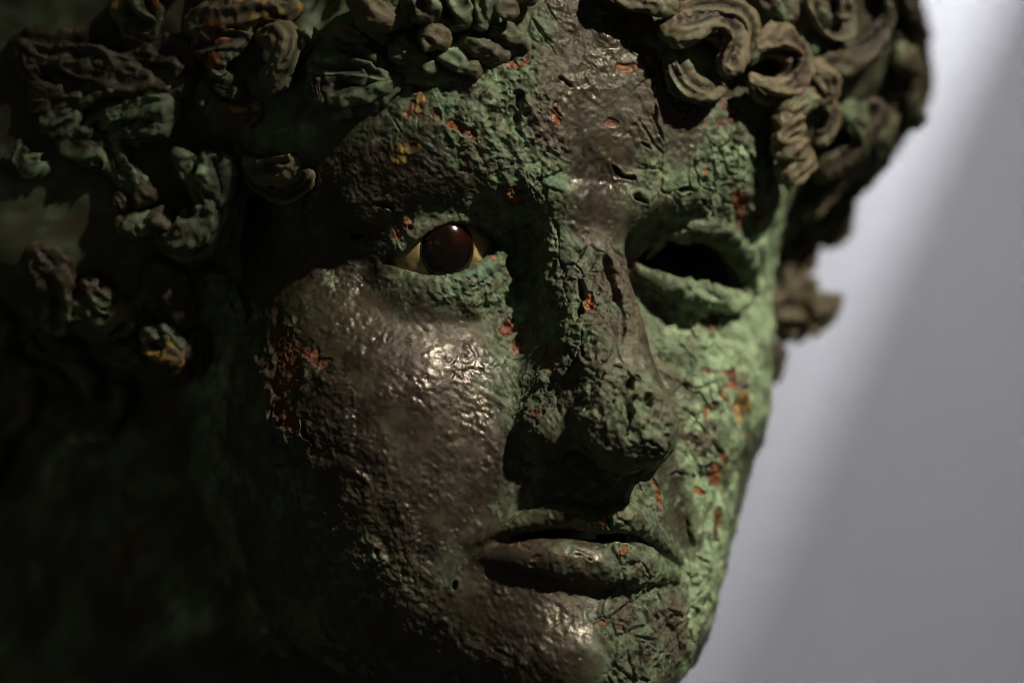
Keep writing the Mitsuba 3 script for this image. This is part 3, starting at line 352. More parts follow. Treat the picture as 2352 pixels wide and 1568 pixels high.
    (1.2, 'tan', [(13.7, -21.5, 59.7, 1.6), (19.7, -21.3, 62.9, 2.7), (28.5, -20.4, 64.0, 2.9), (36.2, -19.0, 60.9, 2.9), (38.4, -18.8, 55.2, 2.7), (37.4, -19.7, 50.0, 1.8)]),
    (1.2, 'tan', [(17.0, -19.2, 52.6, 1.6), (17.6, -19.7, 47.8, 2.7), (20.2, -20.2, 43.2, 3.1), (25.9, -19.6, 42.0, 2.9), (30.9, -18.1, 44.8, 2.0)]),
    (1.3, 'tan', [(-2.8, -17.8, 69.4, 2.6), (1.5, -19.1, 65.9, 3.2), (7.2, -19.8, 63.8, 3.2), (13.0, -21.4, 62.7, 2.6), (17.2, -21.7, 60.0, 1.6)]),
    (1.2, 'tan', [(37.8, -20.2, 53.3, 1.8), (41.2, -18.9, 55.3, 2.7), (48.1, -16.2, 57.0, 3.6), (53.5, -14.4, 54.4, 3.6), (53.5, -14.5, 48.4, 3.4), (46.9, -17.3, 44.2, 2.9), (41.0, -19.3, 45.1, 2.5), (38.0, -20.5, 48.3, 1.8)]),
    (1.2, 'green', [(41.3, -16.3, 72.7, 3.4), (44.9, -15.7, 68.2, 4.0), (49.9, -14.6, 64.9, 3.8), (52.2, -14.0, 61.2, 2.2)]),
    (1.2, 'tan', [(55.9, -14.4, 72.1, 2.7), (57.0, -14.2, 66.2, 3.4), (60.6, -13.2, 62.0, 3.6), (66.3, -12.4, 63.5, 3.4), (67.3, -13.0, 68.9, 3.1), (66.3, -13.6, 74.3, 2.7)]),
    (1.2, 'green', [(54.6, -12.8, 62.2, 2.2), (57.7, -11.9, 58.1, 3.4), (56.7, -11.7, 53.6, 2.2)]),
    (1.2, 'tan', [(57.3, -13.1, 52.4, 2.5), (62.2, -11.1, 50.2, 3.8), (64.5, -9.8, 46.1, 3.6), (61.0, -10.9, 44.5, 2.5)]),
    (1.1, 'tan', [(63.0, -10.0, 43.7, 2.0), (58.0, -12.3, 44.6, 2.9), (51.8, -15.3, 41.3, 3.4), (48.6, -16.9, 38.0, 2.5)]),
    (1.1, 'tan', [(57.5, -12.3, 40.1, 2.0), (52.3, -14.6, 38.6, 3.1), (48.1, -17.6, 34.6, 2.5)]),
    (1.1, 'tan', [(57.5, -11.8, 35.9, 2.0), (52.0, -15.4, 34.5, 3.1), (48.0, -17.6, 30.7, 2.2)]),
    (1.1, 'tan', [(58.9, -9.0, 32.3, 2.0), (52.2, -14.2, 30.9, 3.1), (48.9, -15.7, 27.0, 2.0)]),
    (1.2, 'tan', [(60.4, -8.5, 33.1, 2.2), (58.2, -9.6, 28.4, 3.1), (53.2, -12.4, 24.0, 2.9), (51.4, -12.6, 21.7, 1.6)]),
    (1.2, 'tan', [(62.9, -10.1, 44.3, 1.8), (66.7, -7.5, 40.6, 2.7), (66.1, -6.6, 36.0, 2.5), (64.2, -7.4, 33.5, 1.3)]),
    (1.2, 'green', [(74.0, -1.2, 43.9, 2.6), (83.4, 7.1, 40.9, 4.2), (93.1, 18.4, 38.2, 4.6), (97.3, 26.8, 34.1, 4.2), (95.4, 28.8, 30.6, 2.4)]),
    (1.2, 'tan', [(124.2, 62.0, 91.6, 3.0), (126.9, 62.0, 85.2, 3.4), (129.0, 62.0, 78.7, 3.6), (130.6, 62.0, 71.6, 3.6), (131.6, 62.0, 65.1, 3.4), (131.6, 62.0, 59.0, 3.2), (128.2, 62.0, 53.1, 2.2)]),
    (1.2, 'dark', [(112.5, 58.0, 90.0, 4.0), (116.8, 58.0, 83.2, 5.0), (119.8, 58.0, 73.8, 5.4), (121.5, 58.0, 64.4, 5.2), (121.8, 58.0, 56.0, 4.6), (119.3, 58.0, 48.6, 3.0)]),
    (1.2, 'dark', [(121.6, 60.0, 53.8, 3.0), (122.6, 60.0, 47.9, 3.4), (119.8, 60.0, 42.3, 3.4), (115.4, 60.0, 37.1, 2.8), (110.8, 60.0, 33.6, 1.6)]),
    (1.2, 'dark', [(98.5, 56.0, 36.1, 3.4), (101.3, 56.0, 31.6, 4.6), (103.5, 56.0, 26.4, 4.4), (102.8, 56.0, 19.8, 4.4), (99.2, 56.0, 14.8, 2.8)]),
    (1.1, 'tan', [(101.3, 52.0, 27.7, 2.0), (103.9, 52.0, 24.8, 2.8), (103.8, 52.0, 21.0, 2.8), (101.2, 52.0, 17.6, 1.6)]),
    (1.2, 'tan', [(94.6, 50.0, 17.6, 2.2), (92.3, 50.0, 14.4, 3.6), (90.6, 50.0, 10.3, 3.8), (89.7, 50.0, 6.1, 3.4), (88.5, 50.0, 3.1, 2.0)]),
    (1.2, 'tan', [(78.5, 46.0, 3.8, 2.6), (88.5, 48.0, 2.3, 3.2), (92.2, 48.0, 2.1, 3.2), (95.4, 48.0, 0.9, 1.6)]),
    (1.2, 'tan', [(79.0, 44.0, 14.9, 2.6), (80.9, 44.0, 9.2, 3.8), (80.4, 44.0, 2.2, 4.0), (79.0, 44.0, -3.7, 3.0)]),
    (1.1, 'tan', [(73.5, 42.0, -4.2, 3.6), (81.5, 45.0, -4.2, 5.0), (86.0, 46.0, -5.5, 5.4), (91.3, 46.0, -5.6, 5.0), (96.5, 46.0, -3.2, 3.6), (100.5, 46.0, -0.3, 2.0), (102.0, 46.0, 1.2, 0.8)]),
    (1.2, 'dark', [(79.4, 44.0, -13.0, 2.4), (80.8, 44.0, -16.9, 3.4), (80.4, 44.0, -21.0, 3.0), (78.5, 44.0, -24.6, 1.6)]),
    (1.4, 'tan', [(-110.6, 65.0, -17.0, 1.5), (-109.2, 62.6, -16.0, 2.4), (-106.0, 60.2, -15.2, 2.9), (-103.1, 59.8, -16.2, 2.9), (-99.6, 59.1, -17.3, 3.2), (-96.8, 55.8, -15.6, 2.9), (-95.8, 54.4, -14.5, 1.5)]),
    (1.3, 'tan', [(-101.0, 60.9, -18.1, 1.9), (-99.1, 62.3, -20.1, 2.6), (-97.0, 62.6, -21.6, 2.1)]),
    (1.3, 'green', [(-97.0, 64.3, -23.5, 1.9), (-94.5, 63.7, -24.9, 3.4), (-91.7, 62.5, -26.8, 3.2), (-89.8, 61.7, -28.7, 1.5)]),
    (1.3, 'rust', [(-93.2, 56.3, -21.5, 1.9), (-91.0, 54.5, -22.3, 3.7), (-88.8, 53.3, -24.4, 4.2), (-86.2, 49.7, -26.9, 4.5), (-85.0, 46.6, -27.8, 2.9)]),
    (1.2, 'green', [(-90.2, 51.9, -19.8, 1.5), (-87.7, 49.6, -21.3, 2.9), (-86.4, 48.3, -23.2, 2.6), (-85.1, 46.0, -25.0, 1.5)]),
    (1.2, 'green', [(-79.3, 45.3, -2.7, 1.6), (-77.9, 44.7, -7.1, 2.6), (-76.2, 42.7, -10.6, 2.6), (-75.6, 41.5, -13.7, 1.4)]),
    (1.2, 'green', [(-73.4, 40.4, -7.0, 1.4), (-73.1, 39.8, -11.4, 2.2), (-72.9, 36.7, -15.6, 2.2), (-73.2, 36.1, -18.8, 1.2)]),
    (1.2, 'dark', [(-94.3, 52.0, -3.3, 3), (-88.2, 52.1, -9.5, 5), (-84.9, 54.1, -15.8, 5), (-84.2, 58.5, -22.1, 3)]),
    (1.2, 'dark', [(-122.4, 61.1, -0.2, 3), (-116.4, 61.1, -6.4, 5), (-112.8, 64.3, -12.6, 5), (-110.6, 73.6, -18.5, 3)]),
]

# ------------------------------------------------------------------ materials
def rough(p, n, uv):
    g = mikit.noise(p.x * 3500, p.y * 3500, p.z * 3500)
    return dr.clip(mi.Float(uv.x) + 0.26 * (g - 0.5), .16, .95)
scene['patina_bronze'] = {'type': 'twosided', 'bsdf': {'type': 'principled', 'base_color': {'type': 'mesh_attribute', 'name': 'vertex_color'},
                          'roughness': proc(rough), 'metallic': 0.0, 'specular': 0.58, 'spec_tint': 0.3}}
scene['eye_inlay'] = {'type': 'principled', 'base_color': {'type': 'mesh_attribute', 'name': 'vertex_color'}, 'roughness': 0.38, 'specular': 0.5}
scene['eye_stone'] = {'type': 'principled', 'base_color': {'type': 'mesh_attribute', 'name': 'vertex_color'}, 'roughness': 0.10, 'specular': 0.6}

BROWN, OLIVE, UMBER = C(.024, .0175, .0125), C(.042, .035, .022), C(.014, .0105, .0083)
GREEN, MINT, MOSS, TEAL = C(.088, .120, .070), C(.215, .295, .180), C(.042, .048, .031), C(.078, .150, .100)
ORANGE, RED, OCHRE = C(.19, .070, .026), C(.145, .052, .034), C(.26, .165, .050)
TAN = C(.125, .104, .064)
DEEP = C(.095, .040, .021)
def paint(p, crust, rust, tone, worn=None, seed=0, tan=0.0, pale=0.0):
    """Base colour and roughness from how much crust and rust there is; worn: where the crust's tops are rubbed back to brown."""
    a, b, c = fbm(p, 9, 4, 20 + seed), fbm(p, 3.0, 3, 25 + seed), fbm(p, .95, 2, 31 + seed)
    d = fbm(p, 15, 5, 73 + seed, .7)
    col = lerp(BROWN, OLIVE, step(-.4, .9, a + .6 * b + .2 * c))
    col = lerp(col, UMBER, step(.0, .9, fbm(p, 5, 4, 40 + seed, .7)) * .75)
    if np.ndim(tan) or tan: col = lerp(col, TAN * (1 + .3 * b[..., None]), tan)
    gr = lerp(GREEN, MINT, step(.05, 1.1, a * .7 + b * .5 + .25 * c + pale))
    gr = lerp(gr, MOSS, step(-.1, .9, fbm(p, 6, 5, 50 + seed, .7) - pale * .6) * .9)
    gr = lerp(gr, TEAL, step(.6, 1.1, fbm(p, 4, 3, 60 + seed)) * .6)
    gr = lerp(gr, OLIVE * 2.3, step(.35, 1.1, fbm(p, 2.2, 3, 66 + seed)) * .7)
    film = step(.25, .7, d - pale * .22) * .88
    if worn is not None: film = np.maximum(film, worn)
    gr = lerp(gr, BROWN * 2.0, film)
    gr = gr * (1 + .28 * c[..., None])
    col = lerp(col, gr, crust)
    ru = np.select([(tone < .5)[..., None], (tone < 1.5)[..., None], (tone < 2.5)[..., None]], [ORANGE, RED, OCHRE], DEEP) * (.85 + .4 * b[..., None] + .3 * c[..., None])
    ru = lerp(UMBER * 1.2, ru, step(.3, .95, rust + .25 * c))
    ru = lerp(ru, BROWN, step(.2, 1.0, fbm(p, 2.5, 3, 68 + seed)) * .8)
    col = lerp(col, ru, rust)
    dull = step(-.35, .75, fbm(p, 5, 4, 120 + seed, .75))
    r = 0.36 + 0.27 * dull * (1 - crust) + 0.34 * crust + .2 * rust * (1 - crust) + 0.06 * b
    return np.clip(col, .004, .9), np.clip(r, .25, .95)

# ------------------------------------------------------------------ the face: fine mesh with its crust, pits and cracks
def midpoints(v, f, pick, attr):
    """Splits the picked triangles in four at their edges' midpoints."""
    g = f[pick]
    e = np.sort(np.vstack([g[:, [0, 1]], g[:, [1, 2]], g[:, [2, 0]]]), axis=1)
    key, inv = np.unique(e[:, 0].astype(np.int64) * len(v) + e[:, 1], return_inverse=True)
    a, b = key // len(v), key % len(v)
    m = inv.reshape(3, -1).T + len(v)
    nf = np.vstack([np.stack([g[:, 0], m[:, 0], m[:, 2]], 1), np.stack([m[:, 0], g[:, 1], m[:, 1]], 1), np.stack([m[:, 2], m[:, 1], g[:, 2]], 1), m])
    return np.vstack([v, (v[a] + v[b]) / 2]), np.vstack([f[~pick], nf]), np.vstack([attr, (attr[a] + attr[b]) / 2]), np.r_[np.zeros((~pick).sum(), bool), np.ones(len(nf), bool)]

H = 1.0
grid = face_field(H)
coef = spline_filter(grid.f, 3)
grads = np.gradient(grid.f, H)
def at(table, p, order=1):
    return map_coordinates(table, ((p - grid.lo) / H).T, order=order, prefilter=False, mode='nearest')
def gradient(p):
    g = np.stack([at(t, p) for t in grads], -1)
    return g / np.maximum(np.linalg.norm(g, axis=1, keepdims=True), 1e-6)

v, q = surface_nets(grid.f, grid.lo, H)
f = np.vstack([q[:, [0, 1, 2]], q[:, [0, 2, 3]]])
nrm = gradient(v)
view = cam_o - v; dist = np.linalg.norm(view, axis=1, keepdims=True)
sx = (view @ cam_r) / (view @ back); sy_ = (view @ cam_u) / (view @ back)
edge = 1176 / (9.2085 * DIST)
seen = ((nrm * view / dist).sum(1) > -0.3) & (np.abs(sx) < edge * 1.06) & (np.abs(sy_) < edge * .6667 * 1.08)
def blobs(p, table, power=1.0):
    out = np.zeros(len(p))
    for x, y, z, r, w in table:
        d = ((p - (x, y, z)) ** 2).sum(1) / (r * r * 1.6)
        out += w * np.exp(-d)
    return out
bias = blobs(v, CRUST) - blobs(v, SMOOTH)
bias += .08 * blobs(v, ROUGH)
bias += 0.45 * step(20, 44, v[:, 0]) - 0.12
pick = seen[f].all(1)
pick &= ~((v[f][:, :, 1] > 30).all(1) & (v[f][:, :, 0] > 10).all(1))           # deep inside the empty socket
attr = np.stack([bias, seen.astype(float)], 1)
v, f, attr, pick = midpoints(v, f, pick, attr)
tri = v[f]
pick &= (tri[:, :, 0] < 40).any(1) & (tri[:, :, 1] < 22).any(1) & (tri[:, :, 2] > -112).any(1) & ((tri[:, :, 1].mean(1) < 20) | (tri[:, :, 0].mean(1) > 0))   # finest where the light and the focus are
v, f, attr, pick = midpoints(v, f, pick, attr)
for _ in range(2):
    v = v - gradient(v) * at(coef, v, 3)[:, None] * 0.9
nrm = gradient(v)
bias, fade = attr[:, 0], step(0.2, 1.0, attr[:, 1])

rng = np.random.default_rng(5)
p0 = v + np.stack([noise(v, 3.0, 1), noise(v, 3.0, 2), noise(v, 3.0, 4)], 1) * .8
g_field = bias * 0.85 + 0.55 * fbm(p0, 16, 4, 3) + 0.22 * fbm(p0, 3.2, 3, 7)
speck = .30 * fbm(v, 2.1, 3, 92, .7) + .22 * noise(v, .8, 93)
crust = step(-.10, .75, g_field + .3 * speck)                        # how thick
heavy = step(.35, 1.0, g_field)
terr = fbm(p0, 13, 4, 95, .6) * 2.2
tf = terr - np.floor(terr)
ledge = np.floor(terr) + step(.42, .58, tf)                          # flaked layers: low steps with crisp edges
rim = np.exp(-((tf - .5) / .10) ** 2)
crust_col = step(.10, .36, g_field + speck * 1.25 + .30 * rim * step(-.5, .3, g_field))
vein = step(.80, 1.0, 1 - 1.5 * np.abs(fbm(p0, 12, 4, 101, .6))) * step(-.1, .5, fbm(v, 5, 3, 102)) * step(-.9, -.2, g_field)
stain = step(-.7, .3, g_field + .5 * fbm(v, 4, 4, 103, .7))
fleck = step(.55, 1.0, fbm(v, 1.7, 3, 121, .8) + .45 * fbm(v, 11, 3, 122)) * step(-1.6, -.3, g_field)
crust_col = np.maximum(crust_col, np.maximum(np.maximum(.75 * vein, .7 * fleck), .38 * stain))
crust = np.maximum(crust, np.maximum(.25 * vein, .22 * fleck))
# rust: flaked patches, a little below the crust round them
rust, tone = np.zeros(len(v)), np.zeros(len(v))
pw = v + np.stack([noise(v, 4.0, 8), noise(v, 4.0, 9), noise(v, 4.0, 10)], 1) * 2.0
for x, y, z, rx, rz, t in RUST:
    i = np.flatnonzero((np.abs(v - (x, y, z)) < max(rx, rz) * 1.8 + 3).all(1))
    d = pw[i] - (x, y, z)
    e = np.sqrt((d @ cam_r / rx) ** 2 + (d @ cam_u / rz) ** 2 + (d @ back / (2.5 * max(rx, rz))) ** 2)
    m = step(1.2, .8, e + .65 * noise(v[i], 2.3, 12) + .4 * noise(v[i], .9, 13))
    better = m > rust[i]
    rust[i] = np.maximum(rust[i], m); tone[i[better]] = t
few = step(.75, 1.0, fbm(p0, 5, 4, 80)) * step(.1, .5, g_field) * .8
tone = np.where(few > rust, (fbm(p0, 9, 2, 84) > 0) * 1.0, tone); rust = np.maximum(rust, few)
# pits: random points of the surface
def pits(p, mask, count, r0, r1, seed):
    r = np.random.default_rng(seed)
    w = np.cumsum(mask); pts = np.searchsorted(w, r.random(count) * w[-1])
    rad = r0 + (r1 - r0) * r.random(count) ** 2.5
    d, i = cKDTree(p[pts]).query(p, k=2, distance_upper_bound=r1 * 1.3)
    i2 = np.minimum(i, count - 1)
    return np.max(step(1.0, .35, d / rad[i2]) * np.where(d < 1e8, np.minimum(1, .4 + rad[i2]), 0), axis=1)
hole = pits(p0, fade * (heavy + .02) * (attr[:, 1] > .5), 700, .3, 1.7, 1)
pk = v + np.stack([noise(v, 1.6, 1), noise(v, 1.6, 2), noise(v, 1.6, 4)], 1) * .5
peck = pits(pk, fade * (1.05 - crust) * (attr[:, 1] > .5), 900, .25, .9, 2)
# cracks
def along(pts, s=0.2):
    pts = np.array(pts, float); out = []
    for a, b in zip(pts[:-1], pts[1:]):
        n = max(2, int(np.linalg.norm(b - a) / s)); out.append(a + (b - a) * np.linspace(0, 1, n)[:, None])
    return np.vstack(out)
cp_, cw, cd = [], [], []
for w, d, pts in CRACKS:
    s = along(pts); t = np.linspace(0, 1, len(s)); taper = np.minimum(1, 4 * np.minimum(t, 1 - t) + .25)
    cp_.append(s); cw.append(w * taper); cd.append(d * taper)
cp_, cw, cd = np.vstack(cp_), np.concatenate(cw), np.concatenate(cd)
pj = v + np.stack([noise(v, 1.7, 14), noise(v, 1.7, 15), noise(v, 1.7, 16)], 1) * .75
cdist = 1 + .55 * noise(v, 1.4, 3)
d, i = cKDTree(cp_).query(pj, distance_upper_bound=3.5)
ok = d < 1e8; d = d * np.clip(cdist, .6, 1.8); i = np.where(ok, i, 0)
crack = np.where(ok, step(cw[i] * 1.35 + .12, cw[i] * .55, d), 0)
crack_deep = crack * cd[i]
lip = np.where(ok, np.exp(-((d - cw[i] * 1.3 - .5) / .6) ** 2), 0) * .25       # edges curl up a little
# random plates: crust split into scales, worked out from two nearest seeds, stretched downwards
def plates(p, mask, count, seed, squash):
    r = np.random.default_rng(seed); w = np.cumsum(mask); pts = np.searchsorted(w, r.random(count) * w[-1])
    s = np.array([1, 1, squash])
    d, i = cKDTree(p[pts] * s).query(p * s, k=2)
    return d[:, 1] - d[:, 0], r.random(count)[i[:, 0]]
pg = v + np.stack([noise(v, 6, 17), noise(v, 6, 18), noise(v, 6, 19)], 1) * 1.8
gap, lift = plates(pg, fade * (.1 + crust), 420, 9, .62)
scale = step(.75, .1, gap + .35 * noise(v, 1.6, 22)) * crust * step(-.1, .5, fbm(v, 18, 2, 90))
gran = fbm(v, 1.35, 3, 27, .75)
spongy = ridge(p0, 2.8, 4, 33)
rough_patch = .22 + .78 * step(-.5, .8, fbm(v, 6, 3, 47))
fine_b = (.07 * fbm(v, 3.0, 2, 6) + .09 * noise(v, 1.25, 45) + .10 * noise(v, .82, 46) + .22 * np.abs(noise(p0, 1.05, 49)) + .17 * noise(v, .58, 48)) * rough_patch
coarse = step(.05, .8, blobs(v, ROUGH) + .45 * fbm(v, 16, 3, 104))
fine_b = fine_b + coarse * (1 - .6 * crust) * (.42 * ridge(p0, 3.6, 3, 105) + .30 * fbm(v, 1.9, 3, 106, .7) + .25 * np.floor(3 * fbm(p0, 5, 2, 107)) * .5)
grit = .50 * fbm(v, 1.15, 2, 27, .8) + .35 * noise(v, 2.0, 28)
disp = (0.15 * fbm(v, 7, 3, 5) + fine_b + .16 * ledge * step(.2, .9, fbm(v, 22, 2, 99)) - .12 * peck * (1 - crust)
        + crust * (.35 + .60 * (lift - .5)) + heavy * (.15 + .50 * spongy) + crust * (.46 * grit + .22 * gran + .20 * spongy)
        - .7 * hole * (.10 + heavy) - 1.0 * scale - 1.5 * crack_deep + lip
        - rust * (tone != 2) * (.40 + .15 * crust) + rust * .2 * gran
        + step(26, 46, v[:, 0]) * (.95 * fbm(v, 9, 3, 130) + .65 * ridge(p0, 6, 3, 131)))
eyelid = np.exp(-((v - (-31, -2, 2)) ** 2 @ np.array([1 / 15 ** 2, 1 / 12 ** 2, 1 / 9 ** 2])))
disp *= fade * (1 - .55 * eyelid)
vv = v + nrm * disp[:, None]
worn = step(.35, .95, .45 * spongy + .6 * gran + .25 * fbm(v, 6, 2, 97)) * .75 * step(46, 24, v[:, 0])
worn = np.maximum(worn, blobs(v, [(2, -32, -36, 13, .75), (1, -24, -14, 9, .6), (-12, -20, -44, 9, .5), (0, -18, 0, 7, .4)]) * step(-.5, .45, .5 * spongy + .5 * gran + .4 * fbm(v, 7, 3, 98)))
pale = .8 * step(20, 36, v[:, 0]) * step(30, -10, v[:, 2])
pale -= .38 * step(30, 12, v[:, 0])
col, ro = paint(v, crust_col * (1 - rust), rust, tone, worn=worn, pale=pale)
face_mesh = trimesh.Trimesh(world(vv), f, process=False)
scene['bronze_head__face'] = ply(face_mesh, 'patina_bronze', smooth=True, uv=np.stack([ro, crust], 1), color=col)
labels['bronze_head'] = {'label': 'corroded green and brown bronze head with curly hair and one inlaid brown eye', 'category': 'statue head'}

# ------------------------------------------------------------------ the eye: ivory ball and domed brown stone
def ball(n=5, r=1.0):
    m = trimesh.creation.icosphere(subdivisions=n, radius=r); return np.array(m.vertices), np.array(m.faces)
bv, bf = ball(6, 1.0)
gaze = C(-33.2, -40, -.6) - C(EYE_N[0], 0, 0); 
look = C(-34.3, -3, .4) - EYE_N; look /= np.linalg.norm(look)
ev = bv * EYE_R
ang = np.arccos(np.clip(bv @ look, -1, 1))
ev *= (1 - .035 * np.exp(-((ang - .452) / .03) ** 2) + .004 * fbm(ev, 1.6, 3, 3))[:, None]
ivory = lerp(C(.34, .26, .115), C(.10, .06, .028), step(.0, 1.1, fbm(ev, 4, 5, 70, .7)))
ivory = lerp(ivory, C(.07, .05, .03), step(.035, .0, np.abs(ang - .452)))
scene['bronze_head__eye'] = ply(trimesh.Trimesh(world(ev + EYE_N), bf, process=False), 'eye_inlay', smooth=True, color=ivory)
labels['bronze_head__eye'] = {'label': 'inlaid eyeball, yellowed ivory white with a brown stone iris'}
iv = bv * 6.7                                                       # lens-shaped stone set in the ball
side = iv @ look
iv = iv + look * (side * -.0)[:, None]
flat = iv * [1, 1, 1.2] - look * side[:, None] * .46
iv = flat * (1 + .006 * fbm(flat, 3, 3, 8))[:, None] + EYE_N + look * (EYE_R * math.cos(.452) - .30)
stone = lerp(C(.004, .002, .0012), C(.020, .0045, .0022), step(.1, 1.2, fbm(flat, 4, 4, 71) + .12 * (flat @ cam_r)))
stone = lerp(stone, C(.05, .032, .018), step(.75, 1.3, fbm(flat, .9, 3, 72)) * .5)
scene['bronze_head__eye__iris'] = ply(trimesh.Trimesh(world(iv), bf, process=False), 'eye_stone', smooth=True, color=stone)

# ------------------------------------------------------------------ hair
def lock_mesh(flat, tone_name, pts, seed, step_=.45, ring=48):
    P = np.array(pts, float)
    u = np.r_[0, np.cumsum(np.linalg.norm(np.diff(P[:, :3], axis=0), axis=1))]
    n = int(np.clip(u[-1] / step_, 16, 150)); m = ring
    t = np.linspace(0, u[-1], n)
    c = PchipInterpolator(u, P)(t) if len(P) < 3 else np.c_[mi_spline(u, P[:, :3], t), PchipInterpolator(u, P[:, 3])(t)]
    pos, r = c[:, :3], c[:, 3]
    e = np.minimum(t, u[-1] - t)
    r = r * np.sqrt(np.clip(1 - (1 - np.clip(e / (0.9 * r.max()), 0, 1)) ** 2, 0.0004, 1))
    tan = np.gradient(pos, axis=0); tan /= np.linalg.norm(tan, axis=1, keepdims=True) + 1e-9
    out = pos - CEN; out /= np.linalg.norm(out, axis=1, keepdims=True)
    out = out - tan * (out * tan).sum(1, keepdims=True); out /= np.linalg.norm(out, axis=1, keepdims=True) + 1e-9
    wid = np.cross(tan, out)
    ph = np.linspace(0, 2 * np.pi, m, endpoint=False)
    P3, PH = np.meshgrid(t, ph, indexing='ij')
    base = pos[:, None] + r[:, None, None] * (np.cos(ph)[None, :, None] * wid[:, None] * flat + np.sin(ph)[None, :, None] * out[:, None])
    nor = np.cos(ph)[None, :, None] * wid[:, None] / flat + np.sin(ph)[None, :, None] * out[:, None]
    nor /= np.linalg.norm(nor, axis=2, keepdims=True)
    rr = np.random.default_rng(seed)
    R0 = r.mean()
    tw = rr.uniform(-.03, .03) * P3
    k1 = np.stack([np.cos(PH + tw) * 2.3, np.sin(PH + tw) * 2.3, P3 * .075], -1).reshape(-1, 3) * (1.25 + .18 * R0)
    k1 = k1 + .35 * np.stack([noise(base.reshape(-1, 3), 7, seed), noise(base.reshape(-1, 3), 7, seed + 1), 0 * k1[:, 0]], 1)
    strand = (1 - np.abs(2.4 * noise(k1, 1.9, seed + 5))).reshape(n, m)
    fine = noise(k1 * [1, 1, 1.6], .62, seed + 6).reshape(n, m)
    big = fbm(base.reshape(-1, 3), 8, 2, seed + 7).reshape(n, m)
    b = base.reshape(-1, 3)
    thin = np.minimum(1, r / 2.0)[:, None]
    ro_ = .8 if tone_name == 'tan' else 1.0
    tip = step(.2, 1.6, e / r.max())[:, None]
    d = (.36 * r[:, None] * strand + .20 * r[:, None] * fine) * tip + .14 * r[:, None] * big + ro_ * thin * (.34 * fbm(b, 3.6, 3, seed + 1).reshape(n, m) + .34 * ridge(b, 2.4, 3, seed + 2).reshape(n, m) + .45 * fbm(b, 1.25, 2, seed + 3, .8).reshape(n, m) + .30 * noise(b, .9, seed + 8).reshape(n, m))
    hol = thin * step(.75, 1.25, fbm(b, 2.4, 3, seed + 9).reshape(n, m)) * .6
    vv = base + nor * (d - hol)[..., None]
    i, j = np.meshgrid(np.arange(n - 1), np.arange(m), indexing='ij'); j2 = (j + 1) % m
    quad = np.stack([i * m + j, i * m + j2, (i + 1) * m + j2, (i + 1) * m + j], -1).reshape(-1, 4)
    ends = np.vstack([pos[0], pos[-1]])
    k = n * m
    caps = np.vstack([np.stack([np.full(m, k), (np.arange(m) + 1) % m, np.arange(m)], 1), np.stack([np.full(m, k + 1), (n - 1) * m + np.arange(m), (n - 1) * m + (np.arange(m) + 1) % m], 1)])
    V = np.vstack([vv.reshape(-1, 3), ends]); F = np.vstack([quad[:, [0, 2, 1]], quad[:, [0, 3, 2]], caps[:, ::-1]])
    gf = dict(dark=-.10, green=.45, tan=-.25, rust=.05)[tone_name]
    cr_ = step(-.1, .35, gf + .55 * fbm(V, 6, 4, seed + 20) + .25 * fbm(V, 1.8, 3, seed + 21))
    ru = step(.05, .6, fbm(V, 6, 4, seed + 22, .7) + .18) if tone_name == 'rust' else step(.9, 1.2, fbm(V, 5, 3, seed + 23)) * .6
    tn = (noise(V, 12, seed + 4) > .1) * 2.0 if tone_name == 'rust' else np.ones(len(V))
    groove_shade = np.r_[step(.35, -.45, strand.ravel() + .5 * fine.ravel() + 1.2 * (1 - np.repeat(tip.ravel(), m))), 0, 0]
    col, ro = paint(V, cr_ * (1 - ru), ru, tn, seed=seed % 7, tan=dict(dark=.2, green=.3, tan=.75, rust=.3)[tone_name])
    col = lerp(col, UMBER * .8, groove_shade * .85)  # shade painted into the strand grooves, to set the strands apart
    return V, F, col, np.maximum(ro, .68)
def mi_spline(u, P, t):
    from scipy.interpolate import CubicSpline
    return CubicSpline(u, P)(t) if len(P) > 3 else PchipInterpolator(u, P)(t)

